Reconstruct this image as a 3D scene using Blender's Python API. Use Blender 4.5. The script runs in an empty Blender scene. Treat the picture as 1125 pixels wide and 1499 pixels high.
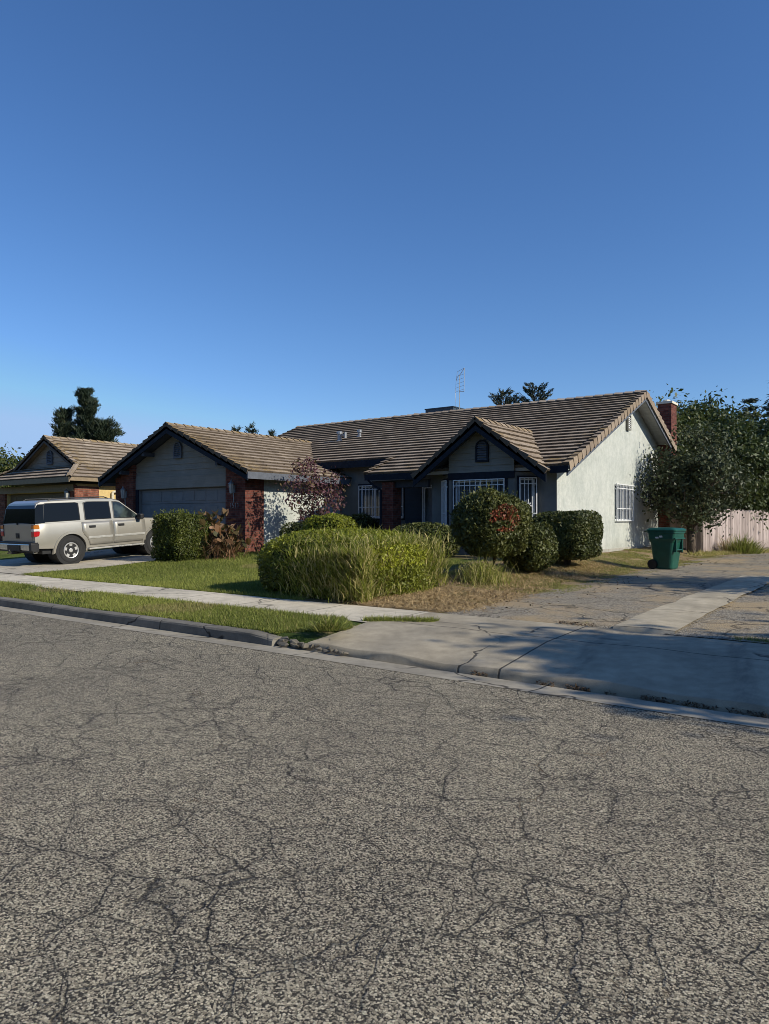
import bpy, math, random
import numpy as np
from mathutils import Vector, Matrix
R_ = math.radians
sc = bpy.context.scene
col = sc.collection
rng = np.random.default_rng(7)
random.seed(7)

# ------------------------------------------------------------------ helpers
class NT:
    def __init__(s, name):
        s.m = bpy.data.materials.new(name); s.m.use_nodes = True
        s.t = s.m.node_tree; s.t.nodes.clear()
        s.out = s.t.nodes.new('ShaderNodeOutputMaterial')
    def n(s, typ, ins=None, **props):
        nd = s.t.nodes.new('ShaderNode' + typ)
        for k, v in props.items(): setattr(nd, k, v)
        for k, v in (ins or {}).items(): s.set(nd.inputs[k], v)
        return nd
    def set(s, inp, v):
        if isinstance(v, bpy.types.NodeSocket): s.t.links.new(v, inp)
        elif isinstance(v, bpy.types.Node): s.t.links.new(v.outputs[0], inp)
        else:
            if inp.type == 'RGBA' and hasattr(v, '__len__') and len(v) == 3: v = (*v, 1)
            inp.default_value = v
    def pos(s): return s.n('TexCoord').outputs['Object']
    def math(s, op, a, b=None, c=None, clamp=False):
        nd = s.n('Math', operation=op, use_clamp=clamp); s.set(nd.inputs[0], a)
        if b is not None: s.set(nd.inputs[1], b)
        if c is not None: s.set(nd.inputs[2], c)
        return nd.outputs[0]
    def noise(s, scale, vec=None, detail=3, rough=.55, dist=0.0, color=False):
        nd = s.n('TexNoise', {'Scale': scale, 'Detail': detail, 'Roughness': rough, 'Distortion': dist})
        s.set(nd.inputs['Vector'], vec if vec is not None else s.pos())
        return nd.outputs['Color' if color else 0]
    def vor(s, scale, vec=None, feature='F1', rnd=1.0):
        nd = s.n('TexVoronoi', {'Scale': scale, 'Randomness': rnd}, feature=feature)
        s.set(nd.inputs['Vector'], vec if vec is not None else s.pos())
        return nd
    def ramp(s, fac, stops):
        nd = s.n('ValToRGB'); el = nd.color_ramp.elements
        while len(el) < len(stops): el.new(.5)
        for e, (p, c) in zip(el, stops):
            e.position = p; e.color = (c, c, c, 1) if not hasattr(c, '__len__') else (*c, 1)
        s.set(nd.inputs[0], fac); return nd.outputs[0]
    def step(s, v, a, b):
        nd = s.n('MapRange', {'From Min': a, 'From Max': b}, interpolation_type='SMOOTHSTEP'); s.set(nd.inputs[0], v); return nd.outputs[0]
    def mix(s, fac, a, b, blend='MIX'):
        nd = s.n('Mix', data_type='RGBA', blend_type=blend); s.set(nd.inputs[0], fac); s.set(nd.inputs[6], a); s.set(nd.inputs[7], b)
        return nd.outputs[2]
    def mapping(s, scale=(1,1,1), rot=(0,0,0), vec=None):
        nd = s.n('Mapping', {'Scale': scale, 'Rotation': rot}); s.set(nd.inputs['Vector'], vec if vec is not None else s.pos()); return nd.outputs[0]
    def distort(s, scale, amt, vec=None, detail=3):
        vec = vec if vec is not None else s.pos()
        nz = s.noise(scale, vec, detail, color=True)
        sub = s.n('VectorMath', operation='SUBTRACT'); s.set(sub.inputs[0], nz); sub.inputs[1].default_value = (.5,.5,.5)
        sc_ = s.n('VectorMath', operation='SCALE'); s.set(sc_.inputs[0], sub.outputs[0]); sc_.inputs['Scale'].default_value = amt
        ad = s.n('VectorMath', operation='ADD'); s.set(ad.inputs[0], vec); s.set(ad.inputs[1], sc_.outputs[0]); return ad.outputs[0]
    def bump(s, h, strength=.5, dist=.01, normal=None):
        nd = s.n('Bump', {'Strength': strength, 'Distance': dist}); s.set(nd.inputs['Height'], h)
        if normal is not None: s.set(nd.inputs['Normal'], normal)
        return nd.outputs[0]
    def bsdf(s, color, rough=.85, normal=None, metal=0., spec=.3, coat=0., **kw):
        b = s.n('BsdfPrincipled', {'Base Color': color, 'Roughness': rough, 'Metallic': metal, 'Specular IOR Level': spec, 'Coat Weight': coat})
        for k, v in kw.items(): s.set(b.inputs[k], v)
        if normal is not None: s.set(b.inputs['Normal'], normal)
        s.t.links.new(b.outputs[0], s.out.inputs[0]); return b

def simple(name, c, rough=.6, metal=0., spec=.4, var=.12, bumpy=0., coat=0., scale=9.):
    t = NT(name)
    nz = t.noise(scale, detail=4)
    cc = t.mix(t.step(nz, .3, .7), tuple(x*(1-var) for x in c), tuple(min(1, x*(1+var)) for x in c))
    t.bsdf(cc, rough, t.bump(t.noise(scale*14), bumpy, .004) if bumpy else None, metal, spec, coat)
    return t.m

M = {}
def leafmat(name, dark, light, special, rough=.5, transl=.25):
    t = NT(name)
    a = t.n('Attribute', attribute_name='tint').outputs['Color']
    sp = t.n('SeparateColor'); t.set(sp.inputs[0], a)
    c = t.mix(sp.outputs[0], dark, light); c = t.mix(sp.outputs[1], c, special)
    b = t.n('BsdfPrincipled', {'Base Color': c, 'Roughness': rough, 'Specular IOR Level': .35})
    tr = t.n('BsdfTranslucent', {'Color': c}); mx = t.n('MixShader', {0: transl})
    t.t.links.new(b.outputs[0], mx.inputs[1]); t.t.links.new(tr.outputs[0], mx.inputs[2]); t.t.links.new(mx.outputs[0], t.out.inputs[0])
    return t.m

def make_materials():
    # road: worn chip-seal asphalt with alligator cracking
    t = NT('asphalt_road'); p = t.pos()
    pd = t.distort(85, .009)
    v1 = t.vor(122, pd); sp = t.n('SeparateColor'); t.set(sp.inputs[0], v1.outputs['Color'])
    stone = t.ramp(sp.outputs[0], [(0, (.032,.029,.025)), (.22, (.06,.054,.045)), (.34, (.22,.195,.15)), (.75, (.40,.36,.275)), (1, (.58,.53,.415))])
    pit = t.step(v1.outputs['Distance'], .92, .50)
    cd = t.mix(pit, (.045,.042,.037), stone)
    big = t.noise(.55, detail=4); mid = t.noise(5, detail=3)
    cd = t.mix(.75, cd, t.mix(t.step(big, .3, .7), (.86,.83,.79), (1.13,1.10,1.03)), 'MULTIPLY')
    cd = t.mix(.6, cd, t.mix(t.step(mid, .3, .7), (.86,.84,.80), (1.14,1.1,1.02)), 'MULTIPLY')
    pc = t.distort(1.7, .22, t.distort(14, .05))
    pm = t.mapping((.85, 1.2, 1), (0, 0, R_(-18)), pc)
    e1 = t.vor(2.3, pm, 'DISTANCE_TO_EDGE').outputs['Distance']
    e2 = t.vor(3.4, pm, 'DISTANCE_TO_EDGE').outputs['Distance']
    msk1 = t.math('ADD', t.math('MULTIPLY', t.step(t.noise(.9, detail=2), .38, .6), .6), .38); msk2 = t.step(t.noise(.8, t.mapping((1,1,1), (0,0,1), p), detail=2), .44, .6)
    c1 = t.math('MULTIPLY', t.step(e1, .0135, .003), msk1); c2 = t.math('MULTIPLY', t.step(e2, .014, .003), msk2)
    crack = t.math('MAXIMUM', c1, c2)
    h1 = t.math('MULTIPLY', t.step(e1, .07, .0), msk1); h2 = t.math('MULTIPLY', t.step(e2, .08, .0), t.math('MULTIPLY', msk2, .6))
    halo = t.math('MAXIMUM', h1, h2)
    cd = t.mix(t.math('MULTIPLY', halo, .30), cd, (.05,.046,.04))
    sand = t.step(t.noise(1.6, t.mapping((1,1,1),(0,0,2.2),p), detail=2), .60, .72)
    cd = t.mix(t.math('MULTIPLY', crack, .72), cd, t.mix(sand, (.022,.019,.016), (.22,.15,.08)))
    hgt = t.math('ADD', t.math('MULTIPLY', pit, t.math('ADD', t.math('MULTIPLY', sp.outputs[1], .7), .4)), t.math('MULTIPLY', crack, -1.6))
    t.bsdf(cd, .88, t.bump(hgt, .75, .008), spec=.25); M['road'] = t.m
    # old drive: gravelly worn asphalt with dust
    t = NT('worn_drive_asphalt'); v1 = t.vor(60, t.distort(50, .008)); sp = t.n('SeparateColor'); t.set(sp.inputs[0], v1.outputs['Color'])
    c = t.ramp(sp.outputs[0], [(0, (.08,.07,.055)), (.5, (.225,.195,.145)), (1, (.42,.365,.28))])
    dust = t.step(t.noise(.8, detail=5, rough=.65), .42, .66)
    c = t.mix(t.math('MULTIPLY', dust, .85), c, (.37,.275,.155))
    e = t.vor(.8, t.distort(2, .5), 'DISTANCE_TO_EDGE').outputs['Distance']
    c = t.mix(t.math('MULTIPLY', t.step(e, .02, .004), .7), c, (.03,.027,.022))
    t.bsdf(c, .9, t.bump(t.math('SUBTRACT', 1, v1.outputs['Distance']), .6, .008), spec=.2); M['drive'] = t.m
    # concretes
    def concrete(name, base, joint=None, joint_y=None, stain=.5, tyre=False):
        t = NT(name); p = t.pos()
        n1 = t.noise(.9, detail=6, rough=.65); n2 = t.noise(7, detail=5); n3 = t.noise(120, detail=2)
        c = t.mix(t.step(n1, .3, .72), tuple(x*(1-stain*.55) for x in base), tuple(x*1.10 for x in base))
        c = t.mix(.6, c, t.mix(t.step(n2, .3, .7), (.80,.79,.76), (1.1,1.09,1.07)), 'MULTIPLY')
        c = t.mix(.5, c, t.mix(t.step(n3, .3, .7), (.78,.78,.78), (1.15,1.15,1.15)), 'MULTIPLY')
        e = t.vor(.42, t.distort(1.5, .6, t.distort(9, .05)), 'DISTANCE_TO_EDGE').outputs['Distance']
        ck = t.math('MULTIPLY', t.step(e, .011, .002), t.step(t.noise(.5, detail=1), .45, .55))
        sx = t.n('SeparateXYZ'); t.set(sx.inputs[0], t.distort(6, .02))
        for j, ax in ((joint, 0), (joint_y, 1)):
            if j:
                per, off = j
                f = t.math('FRACT', t.math('DIVIDE', t.math('ADD', sx.outputs[ax], 100*per - off), per))
                d = t.math('MULTIPLY', t.math('MINIMUM', f, t.math('SUBTRACT', 1, f)), per)
                ck = t.math('MAXIMUM', ck, t.step(d, .016, .006))
        c = t.mix(t.math('MULTIPLY', ck, .85), c, (.035,.03,.024))
        if tyre:
            f = t.n('SeparateXYZ'); t.set(f.inputs[0], t.mapping((1,1,1), (0,0,R_(-12)), t.distort(1.2, .08)))
            for x0 in (-1.15, .35):
                d = t.math('ABSOLUTE', t.math('SUBTRACT', f.outputs[0], x0))
                c = t.mix(t.math('MULTIPLY', t.math('MULTIPLY', t.step(d, .15, .05), t.step(t.noise(5, t.mapping((1,.25,1)), detail=5, rough=.7), .38, .62)), .38), c, (.05,.048,.045))
            bl = t.step(t.noise(2.2, t.mapping((.35,1,1), (0,0,0), p), detail=5, rough=.7), .58, .72)
            c = t.mix(t.math('MULTIPLY', bl, .6), c, (.08,.074,.062))
        t.bsdf(c, .85, t.bump(t.math('ADD', t.math('MULTIPLY', n3, .4), t.math('MULTIPLY', ck, -1.5)), .4, .006), spec=.25); return t.m
    M['sidewalk'] = concrete('sidewalk_concrete', (.62,.55,.425), joint=(1.55, .35), stain=.35)
    M['apron'] = concrete('apron_concrete', (.39,.335,.245), joint=(2.9, -3.35), joint_y=(50, 8.05), stain=.55, tyre=True)
    M['gutter'] = concrete('gutter_concrete', (.36,.32,.25), joint=(3.0, .2), stain=.5)
    M['kerb'] = concrete('kerb_concrete', (.22,.20,.165), joint=(3.0, .2), stain=.6)
    M['driveway'] = concrete('driveway_concrete', (.52,.46,.36), joint=(2.8, -18.0), joint_y=(2.6, 9.0), stain=.4)
    M['strip'] = concrete('strip_concrete', (.50,.43,.31), joint_y=(1.9, 9.1), stain=.6)
    M['foundation'] = concrete('foundation_concrete', (.42,.40,.35), stain=.5)
    # soils
    t = NT('yard_soil'); p = t.pos(); sx = t.n('SeparateXYZ'); t.set(sx.inputs[0], t.distort(1.4, 1.0))
    dirt = t.mix(t.step(t.noise(3, detail=5, rough=.7), .3, .7), (.16,.115,.065), (.33,.25,.14))
    dirt = t.mix(.7, dirt, t.mix(t.step(t.noise(60, detail=3), .3, .7), (.62,.62,.62), (1.25,1.22,1.18)), 'MULTIPLY')
    lawn = t.mix(t.step(t.noise(2.2, detail=5), .3, .7), (.06,.085,.016), (.12,.15,.03))
    lawn = t.mix(t.step(t.noise(.9, detail=4), .60, .74), lawn, (.19,.16,.075))
    wet = t.step(sx.outputs[0], -9.2, -8.3)
    far = t.step(sx.outputs[1], 15.8, 17.2)
    fac = t.math('MAXIMUM', wet, t.math('MULTIPLY', far, .8))
    patch = t.math('MULTIPLY', t.step(t.noise(.7, t.mapping((1,1,1),(0,0,.8),p), detail=5, rough=.65), .52, .64), .75)
    fac = t.math('MULTIPLY', fac, t.math('SUBTRACT', 1, patch))
    t.bsdf(t.mix(fac, lawn, dirt), .95, t.bump(t.noise(40, detail=5), .8, .03), spec=.1); M['soil'] = t.m
    M['earth'] = simple('open_ground', (.12,.105,.06), .95, var=.35, scale=.3)
    M['parkway'] = (lambda t: (t.bsdf(t.mix(t.step(t.noise(1.6, detail=5, rough=.65), .52, .66), t.mix(t.noise(6), (.03,.055,.012), (.07,.095,.022)), (.36,.27,.15)), .95, t.bump(t.noise(45), .8, .02), spec=.1), t.m)[1])(NT('parkway_soil'))
    # walls
    t = NT('stucco'); p = t.pos()
    n1 = t.noise(1.1, detail=5); st = t.noise(2.2, t.mapping((2.,2.,.7)), detail=6, rough=.7); g = t.noise(55, detail=4, rough=.7)
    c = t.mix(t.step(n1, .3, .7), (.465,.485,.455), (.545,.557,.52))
    c = t.mix(.5, c, t.mix(t.step(st, .33, .68), (.84,.87,.84), (1.10,1.09,1.07)), 'MULTIPLY')
    c = t.mix(.5, c, t.mix(t.step(t.noise(9, detail=5, rough=.7), .32, .68), (.80,.81,.80), (1.14,1.13,1.12)), 'MULTIPLY')
    c = t.mix(.35, c, t.mix(t.step(g, .3, .7), (.7,.7,.68), (1.18,1.18,1.16)), 'MULTIPLY')
    sz = t.n('SeparateXYZ'); t.set(sz.inputs[0], p)
    low = t.math('MULTIPLY', t.step(t.math('ADD', sz.outputs[2], t.math('MULTIPLY', n1, .6)), 1.35, .75), .35)
    c = t.mix(low, c, (.27,.25,.19))
    t.bsdf(c, .92, t.bump(g, .8, .02), spec=.15); M['stucco'] = t.m
    M['front'] = simple('shaded_front_stucco', (.155,.158,.15), .9, var=.12, bumpy=.4, scale=2.5)  # darker copy of the stucco for fronts in shade; shade put into colour
    M['yellow_stucco'] = simple('yellow_stucco', (.60,.44,.19), .92, var=.1, bumpy=.5)
    def siding(name, cc, var=.1):
        t = NT(name); st = t.noise(3, t.mapping((.5,.5,14)), detail=4)
        c = t.mix(t.step(st, .3, .7), tuple(x*(1-var) for x in cc), tuple(x*(1+var) for x in cc))
        c = t.mix(.5, c, t.mix(t.step(t.noise(2, detail=4), .35, .7), (.82,.82,.8), (1.06,1.06,1.06)), 'MULTIPLY')
        t.bsdf(c, .7, t.bump(t.noise(40, t.mapping((.4,.4,6))), .25, .004), spec=.3); return t.m
    M['siding'] = siding('grey_siding', (.225,.215,.185)); M['tan_siding'] = siding('tan_siding', (.27,.235,.19))
    M['navy_siding'] = siding('navy_siding', (.035,.05,.072))
    M['navy'] = simple('navy_trim_paint', (.014,.019,.029), .75, var=.2, spec=.15)
    M['fascia'] = simple('slate_fascia_paint', (.10,.11,.13), .6, var=.15)
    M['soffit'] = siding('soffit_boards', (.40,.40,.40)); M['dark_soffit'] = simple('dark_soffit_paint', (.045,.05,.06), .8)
    M['beam'] = simple('dark_beam', (.04,.045,.055), .7)
    M['tan_trim'] = simple('tan_trim_paint', (.24,.18,.11), .7); M['brown_trim'] = simple('brown_trim_paint', (.06,.048,.04), .7)
    M['cream'] = simple('cream_paint', (.66,.60,.47), .6)
    M['garage_door'] = siding('garage_door_paint', (.19,.195,.195), .05); M['tan_door'] = siding('tan_door_paint', (.16,.115,.065), .05)
    M['white'] = simple('white_enamel', (.72,.73,.73), .45, var=.08)
    M['door_paint'] = simple('door_paint', (.20,.22,.25), .5)
    def brick(name, c1, c2, mortar):
        t = NT(name); p = t.pos(); sx = t.n('SeparateXYZ'); t.set(sx.inputs[0], p)
        cv = t.n('CombineXYZ'); t.set(cv.inputs[0], t.math('ADD', sx.outputs[0], sx.outputs[1])); t.set(cv.inputs[1], sx.outputs[2])
        b = t.n('TexBrick', {'Color1': c1, 'Color2': c2, 'Mortar': mortar, 'Scale': 1., 'Mortar Size': .006, 'Mortar Smooth': .3, 'Bias': 0., 'Brick Width': .215, 'Row Height': .075})
        t.set(b.inputs['Vector'], cv.outputs[0])
        c = t.mix(.7, b.outputs[0], t.mix(t.step(t.noise(9, detail=4), .3, .7), (.6,.6,.6), (1.3,1.25,1.25)), 'MULTIPLY')
        h = t.math('ADD', t.math('MULTIPLY', b.outputs[1], -1.), t.math('MULTIPLY', t.noise(70), .3))
        t.bsdf(c, .9, t.bump(h, .8, .01), spec=.15); return t.m
    M['brick'] = brick('red_brick', (.095,.028,.022), (.20,.072,.050), (.12,.10,.088))
    M['brick2'] = brick('tan_red_brick', (.14,.045,.03), (.27,.11,.07), (.18,.15,.12))
    # roof tile
    def tile(name, lo, hi):
        t = NT(name); a = t.n('Attribute', attribute_name='tint').outputs['Color']; sp = t.n('SeparateColor'); t.set(sp.inputs[0], a)
        c = t.mix(sp.outputs[0], lo, hi)
        c = t.mix(.7, c, t.mix(t.step(t.noise(1.3, detail=5), .3, .72), (.80,.78,.76), (1.12,1.1,1.06)), 'MULTIPLY')
        c = t.mix(.6, c, t.mix(t.step(t.noise(18, t.mapping((3,1,1)), detail=4), .3, .7), (.78,.78,.78), (1.16,1.14,1.12)), 'MULTIPLY')
        moss = t.math('MULTIPLY', sp.outputs[1], t.step(t.noise(7, detail=5, rough=.7), .36, .6))
        c = t.mix(moss, c, t.mix(t.noise(11), (.16,.10,.022), (.30,.19,.04)))
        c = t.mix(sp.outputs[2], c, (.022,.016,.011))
        t.bsdf(c, .9, t.bump(t.noise(28, t.mapping((4,1.2,1.2)), detail=4), .6, .012), spec=.12); return t.m
    M['tile'] = tile('brown_roof_tile', (.26,.207,.158), (.42,.345,.268)); M['tile2'] = tile('neighbour_roof_tile', (.265,.215,.165), (.415,.345,.27))
    # wood
    t = NT('fence_wood'); a = t.n('Attribute', attribute_name='tint').outputs['Color']; sp = t.n('SeparateColor'); t.set(sp.inputs[0], a)
    c = t.mix(sp.outputs[0], (.27,.225,.205), (.48,.405,.375))
    c = t.mix(.8, c, t.mix(t.step(t.noise(4, t.mapping((6,6,.5)), detail=5, rough=.65), .3, .7), (.68,.66,.66), (1.2,1.18,1.16)), 'MULTIPLY')
    sz = t.n('SeparateXYZ'); t.set(sz.inputs[0], t.pos())
    c = t.mix(t.math('MULTIPLY', t.step(t.math('ADD', sz.outputs[2], t.math('MULTIPLY', t.noise(3), .7)), 1.1, .5), .5), c, (.20,.15,.13))
    t.bsdf(c, .9, t.bump(t.noise(22, t.mapping((5,5,.4))), .5, .006), spec=.12); M['fence'] = t.m
    t = NT('bark'); n = t.noise(9, t.mapping((3,3,.7)), detail=5)
    t.bsdf(t.mix(n, (.035,.026,.02), (.17,.135,.105)), .95, t.bump(n, 1., .03), spec=.1); M['bark'] = t.m
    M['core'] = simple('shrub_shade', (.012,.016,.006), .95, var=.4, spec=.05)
    # leaves
    M['l_hedge'] = leafmat('hedge_leaf', (.030,.048,.007), (.34,.36,.03), (.20,.165,.045))
    M['l_square'] = leafmat('square_hedge_leaf', (.020,.034,.008), (.165,.185,.028), (.18,.15,.05))
    M['l_dark'] = leafmat('glossy_dark_leaf', (.014,.026,.007), (.115,.125,.028), (.18,.15,.04), rough=.52, transl=.15)
    M['l_red'] = leafmat('red_tipped_leaf', (.014,.027,.007), (.125,.130,.028), (.40,.06,.04), rough=.52, transl=.16)
    M['l_myrtle'] = leafmat('plum_leaf', (.075,.028,.035), (.17,.080,.085), (.15,.12,.04), transl=.2)
    M['l_canna'] = leafmat('dry_broad_leaf', (.05,.055,.016), (.16,.075,.035), (.34,.19,.11), transl=.2)
    M['l_olive'] = leafmat('grey_green_leaf', (.014,.022,.008), (.088,.108,.046), (.14,.13,.05), rough=.55, transl=.15)
    M['l_tree'] = leafmat('tree_leaf', (.018,.032,.010), (.075,.100,.024), (.13,.14,.03), transl=.25)
    M['l_tree2'] = leafmat('light_tree_leaf', (.030,.046,.012), (.11,.135,.032), (.16,.15,.04), transl=.3)
    M['l_conifer'] = leafmat('conifer_needle', (.010,.020,.012), (.040,.058,.030), (.07,.075,.03), rough=.6, transl=.08)
    M['l_cedar'] = leafmat('cedar_needle', (.020,.034,.026), (.065,.085,.06), (.10,.10,.05), rough=.6, transl=.08)
    M['grass'] = leafmat('grass_blade', (.07,.105,.016), (.36,.375,.08), (.34,.27,.12), rough=.6, transl=.35)
    M['tallgrass'] = leafmat('tall_grass_blade', (.11,.15,.022), (.36,.37,.065), (.60,.50,.22), rough=.6, transl=.45)
    M['straw'] = leafmat('straw', (.30,.20,.085), (.56,.41,.21), (.15,.10,.05), rough=.8, transl=.1)
    M['litter'] = leafmat('leaf_litter', (.09,.055,.03), (.22,.14,.07), (.05,.035,.025), rough=.9, transl=.0)
    # car etc
    t = NT('champagne_paint'); b = t.bsdf(t.mix(t.step(t.noise(1.5, detail=3), .3, .7), (.385,.36,.305), (.415,.39,.335)), 
        .32, None, .5, .5, .6); M['paint'] = t.m
    M['cladding'] = simple('grey_cladding', (.33,.32,.29), .5, metal=.1)
    M['chrome'] = simple('bright_metal', (.62,.62,.60), .28, metal=.9, var=.1)
    M['alloy'] = simple('alloy_metal', (.56,.555,.53), .4, metal=.55, var=.1)
    M['rubber'] = simple('tyre_rubber', (.028,.028,.028), .85, bumpy=.3, spec=.2); M['black'] = simple('black_plastic', (.014,.014,.015), .5)
    t = NT('tinted_glass'); t.bsdf((.006,.007,.009), .10, spec=.28); M['glass_dark'] = t.m
    t = NT('clear_dark_glass'); t.bsdf(t.mix(t.step(t.noise(2.5, detail=2), .4, .62), (.012,.016,.018), (.05,.065,.06)), .08, spec=.7); M['glass'] = t.m
    t = NT('window_glass'); t.bsdf(t.mix(t.step(t.noise(3, t.mapping((5,5,.1)), detail=3), .35, .65), (.015,.02,.026), (.10,.12,.145)), .12, spec=.6); M['win_glass'] = t.m
    M['red_lens'] = simple('red_lens', (.36,.010,.012), .2, spec=.6, coat=.5); M['amber_lens'] = simple('amber_lens', (.42,.14,.02), .2, coat=.5); M['white_lens'] = simple('white_lens', (.62,.56,.52), .2, coat=.5)
    t = NT('bin_plastic'); n = t.noise(6, detail=4)
    t.bsdf(t.mix(t.step(n, .3, .7), (.006,.062,.042), (.010,.082,.056)), .38, t.bump(t.noise(150), .1, .002), spec=.45); M['bin'] = t.m
    M['decal'] = simple('pale_decal', (.50,.54,.52), .5)
    M['grey_metal'] = simple('galvanised_metal', (.26,.27,.28), .45, metal=.5); M['dark_metal'] = simple('dark_sheet_metal', (.05,.07,.09), .5, metal=.2)
    M['lamp_glass'] = simple('frosted_lamp_glass', (.42,.42,.38), .25); M['ant'] = simple('aerial_metal', (.40,.42,.44), .4, metal=.3)
    M['pole_wood'] = simple('pole_wood', (.09,.065,.045), .9); M['wire'] = simple('cable', (.03,.03,.032), .6)
    M['rubble'] = concrete('broken_concrete', (.20,.175,.135), stain=.6)
make_materials()

class MB:
    def __init__(s): s.v = []; s.f = []; s.mi = []; s.t = []; s.cur = 0; s.tint = (0,0,0)
    def add(s, pts, faces=None):
        b = len(s.v); s.v += [tuple(p) for p in pts]; s.t += [s.tint]*len(pts)
        for f in (faces or [tuple(range(len(pts)))]): s.f.append(tuple(b+i for i in f)); s.mi.append(s.cur)
    def hexa(s, p):  # p: 4 bottom ccw, 4 top ccw
        s.add(p, [(3,2,1,0),(4,5,6,7),(0,1,5,4),(1,2,6,5),(2,3,7,6),(3,0,4,7)])
    def box(s, x0, x1, y0, y1, z0, z1): s.hexa([(x0,y0,z0),(x1,y0,z0),(x1,y1,z0),(x0,y1,z0),(x0,y0,z1),(x1,y0,z1),(x1,y1,z1),(x0,y1,z1)])
    def prism(s, poly, off):  # polygon of 3d pts extruded by vector
        n = len(poly); P = [Vector(p) for p in poly]; Q = [p + Vector(off) for p in P]
        s.add(P+Q, [tuple(range(n-1,-1,-1)), tuple(range(n,2*n))] + [(i,(i+1)%n,n+(i+1)%n,n+i) for i in range(n)])
    def tube(s, p0, p1, r0, r1=None, n=8, caps=True):
        r1 = r0 if r1 is None else r1; p0 = Vector(p0); p1 = Vector(p1); d = (p1-p0)
        if d.length < 1e-6: return
        d.normalize(); a = d.orthogonal().normalized(); b = d.cross(a)
        ring = lambda p, r: [p + (a*math.cos(2*math.pi*i/n) + b*math.sin(2*math.pi*i/n))*r for i in range(n)]
        fs = [(i,(i+1)%n,n+(i+1)%n,n+i) for i in range(n)]
        if caps: fs += [tuple(range(n-1,-1,-1)), tuple(range(n,2*n))]
        s.add(ring(p0,r0)+ring(p1,r1), fs)
    def path(s, pts, r, n=6):
        for a, b in zip(pts[:-1], pts[1:]): s.tube(a, b, r, r, n)
    def lathe(s, c, axis, prof, n=24):  # prof: (offset along axis, radius)
        c = Vector(c); d = Vector(axis).normalized(); a = d.orthogonal().normalized(); b = d.cross(a); pts = []
        for o, r in prof: pts += [c + d*o + (a*math.cos(2*math.pi*i/n)+b*math.sin(2*math.pi*i/n))*r for i in range(n)]
        fs = []
        for k in range(len(prof)-1): fs += [(k*n+i, k*n+(i+1)%n, (k+1)*n+(i+1)%n, (k+1)*n+i) for i in range(n)]
        fs += [tuple(range(n-1,-1,-1)), tuple(range((len(prof)-1)*n, len(prof)*n))]
        s.add(pts, fs)
    def build(s, name, mats, parent=None, smooth=False, bevel=0., recalc=True):
        me = bpy.data.meshes.new(name); me.from_pydata(s.v, [], s.f)
        mats = mats if isinstance(mats, (list, tuple)) else [mats]
        for m in mats: me.materials.append(m)
        me.polygons.foreach_set('material_index', s.mi)
        if any(t != (0,0,0) for t in s.t):
            at = me.attributes.new('tint', 'FLOAT_COLOR', 'POINT')
            at.data.foreach_set('color', np.array([(*t, 1.) for t in s.t], dtype=np.float32).ravel())
        if smooth: me.polygons.foreach_set('use_smooth', [True]*len(me.polygons))
        me.update(); o = bpy.data.objects.new(name, me); col.objects.link(o)
        if parent: o.parent = parent
        if bevel:
            md = o.modifiers.new('bevel', 'BEVEL'); md.width = bevel; md.segments = 2; md.limit_method = 'ANGLE'; md.angle_limit = R_(35)
        if recalc:
            import bmesh
            bm = bmesh.new(); bm.from_mesh(me); bmesh.ops.recalc_face_normals(bm, faces=bm.faces); bm.to_mesh(me); bm.free()
        return o

def tag(o, label=None, cat=None, group=None, kind=None):
    if label: o['label'] = label
    if cat: o['category'] = cat
    if group: o['group'] = group
    if kind: o['kind'] = kind
    return o
def thing(name, label, cat, loc=(0,0,0), rotz=0, group=None):
    o = bpy.data.objects.new(name, None); col.objects.link(o); o.location = loc; o.rotation_euler = (0,0,rotz); o.empty_display_size = .1
    return tag(o, label, cat, group)
def np_mesh(name, V, k, tint, mats, parent=None, extra=None):
    """V: (n*k,3) vertex array, k verts a face; extra: (verts, faces) core put in material slot 1"""
    V = np.asarray(V, dtype=np.float32); nf = len(V)//k
    nv = len(V); ev = np.zeros((0,3), np.float32); ef = []
    if extra: ev = np.asarray(extra[0], np.float32); ef = extra[1]
    me = bpy.data.meshes.new(name); allv = np.vstack([V, ev])
    loops = np.concatenate([np.arange(nv), np.array([nv+i for f in ef for i in f], dtype=np.int64)]).astype(np.int32)
    starts = np.concatenate([np.arange(nf)*k, nv + np.cumsum([0]+[len(f) for f in ef])[:-1]]).astype(np.int32) if ef else (np.arange(nf)*k).astype(np.int32)
    me.vertices.add(len(allv)); me.vertices.foreach_set('co', allv.ravel())
    me.loops.add(len(loops)); me.loops.foreach_set('vertex_index', loops)
    me.polygons.add(len(starts)); me.polygons.foreach_set('loop_start', starts)
    mi = np.concatenate([np.zeros(nf), np.ones(len(ef))]).astype(np.int32); 
    for m in (mats if isinstance(mats, (list,tuple)) else [mats]): me.materials.append(m)
    me.polygons.foreach_set('material_index', mi)
    at = me.attributes.new('tint', 'FLOAT_COLOR', 'POINT')
    T = np.zeros((len(allv),4), np.float32); T[:nv,:3] = np.repeat(tint, k, axis=0); T[:,3] = 1
    at.data.foreach_set('color', T.ravel())
    me.update(calc_edges=True); me.validate()
    o = bpy.data.objects.new(name, me); col.objects.link(o)
    if parent: o.parent = parent
    return o
def unit(a): return a/np.maximum(np.linalg.norm(a, axis=1, keepdims=True), 1e-9)
class Bumps:
    def __init__(s, freq, n=14): s.k = rng.normal(size=(n,3))*freq; s.p = rng.uniform(0, 6.28, n); s.n = n
    def __call__(s, P): return np.sin(P@s.k.T + s.p).sum(1)/math.sqrt(s.n)*.9
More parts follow.
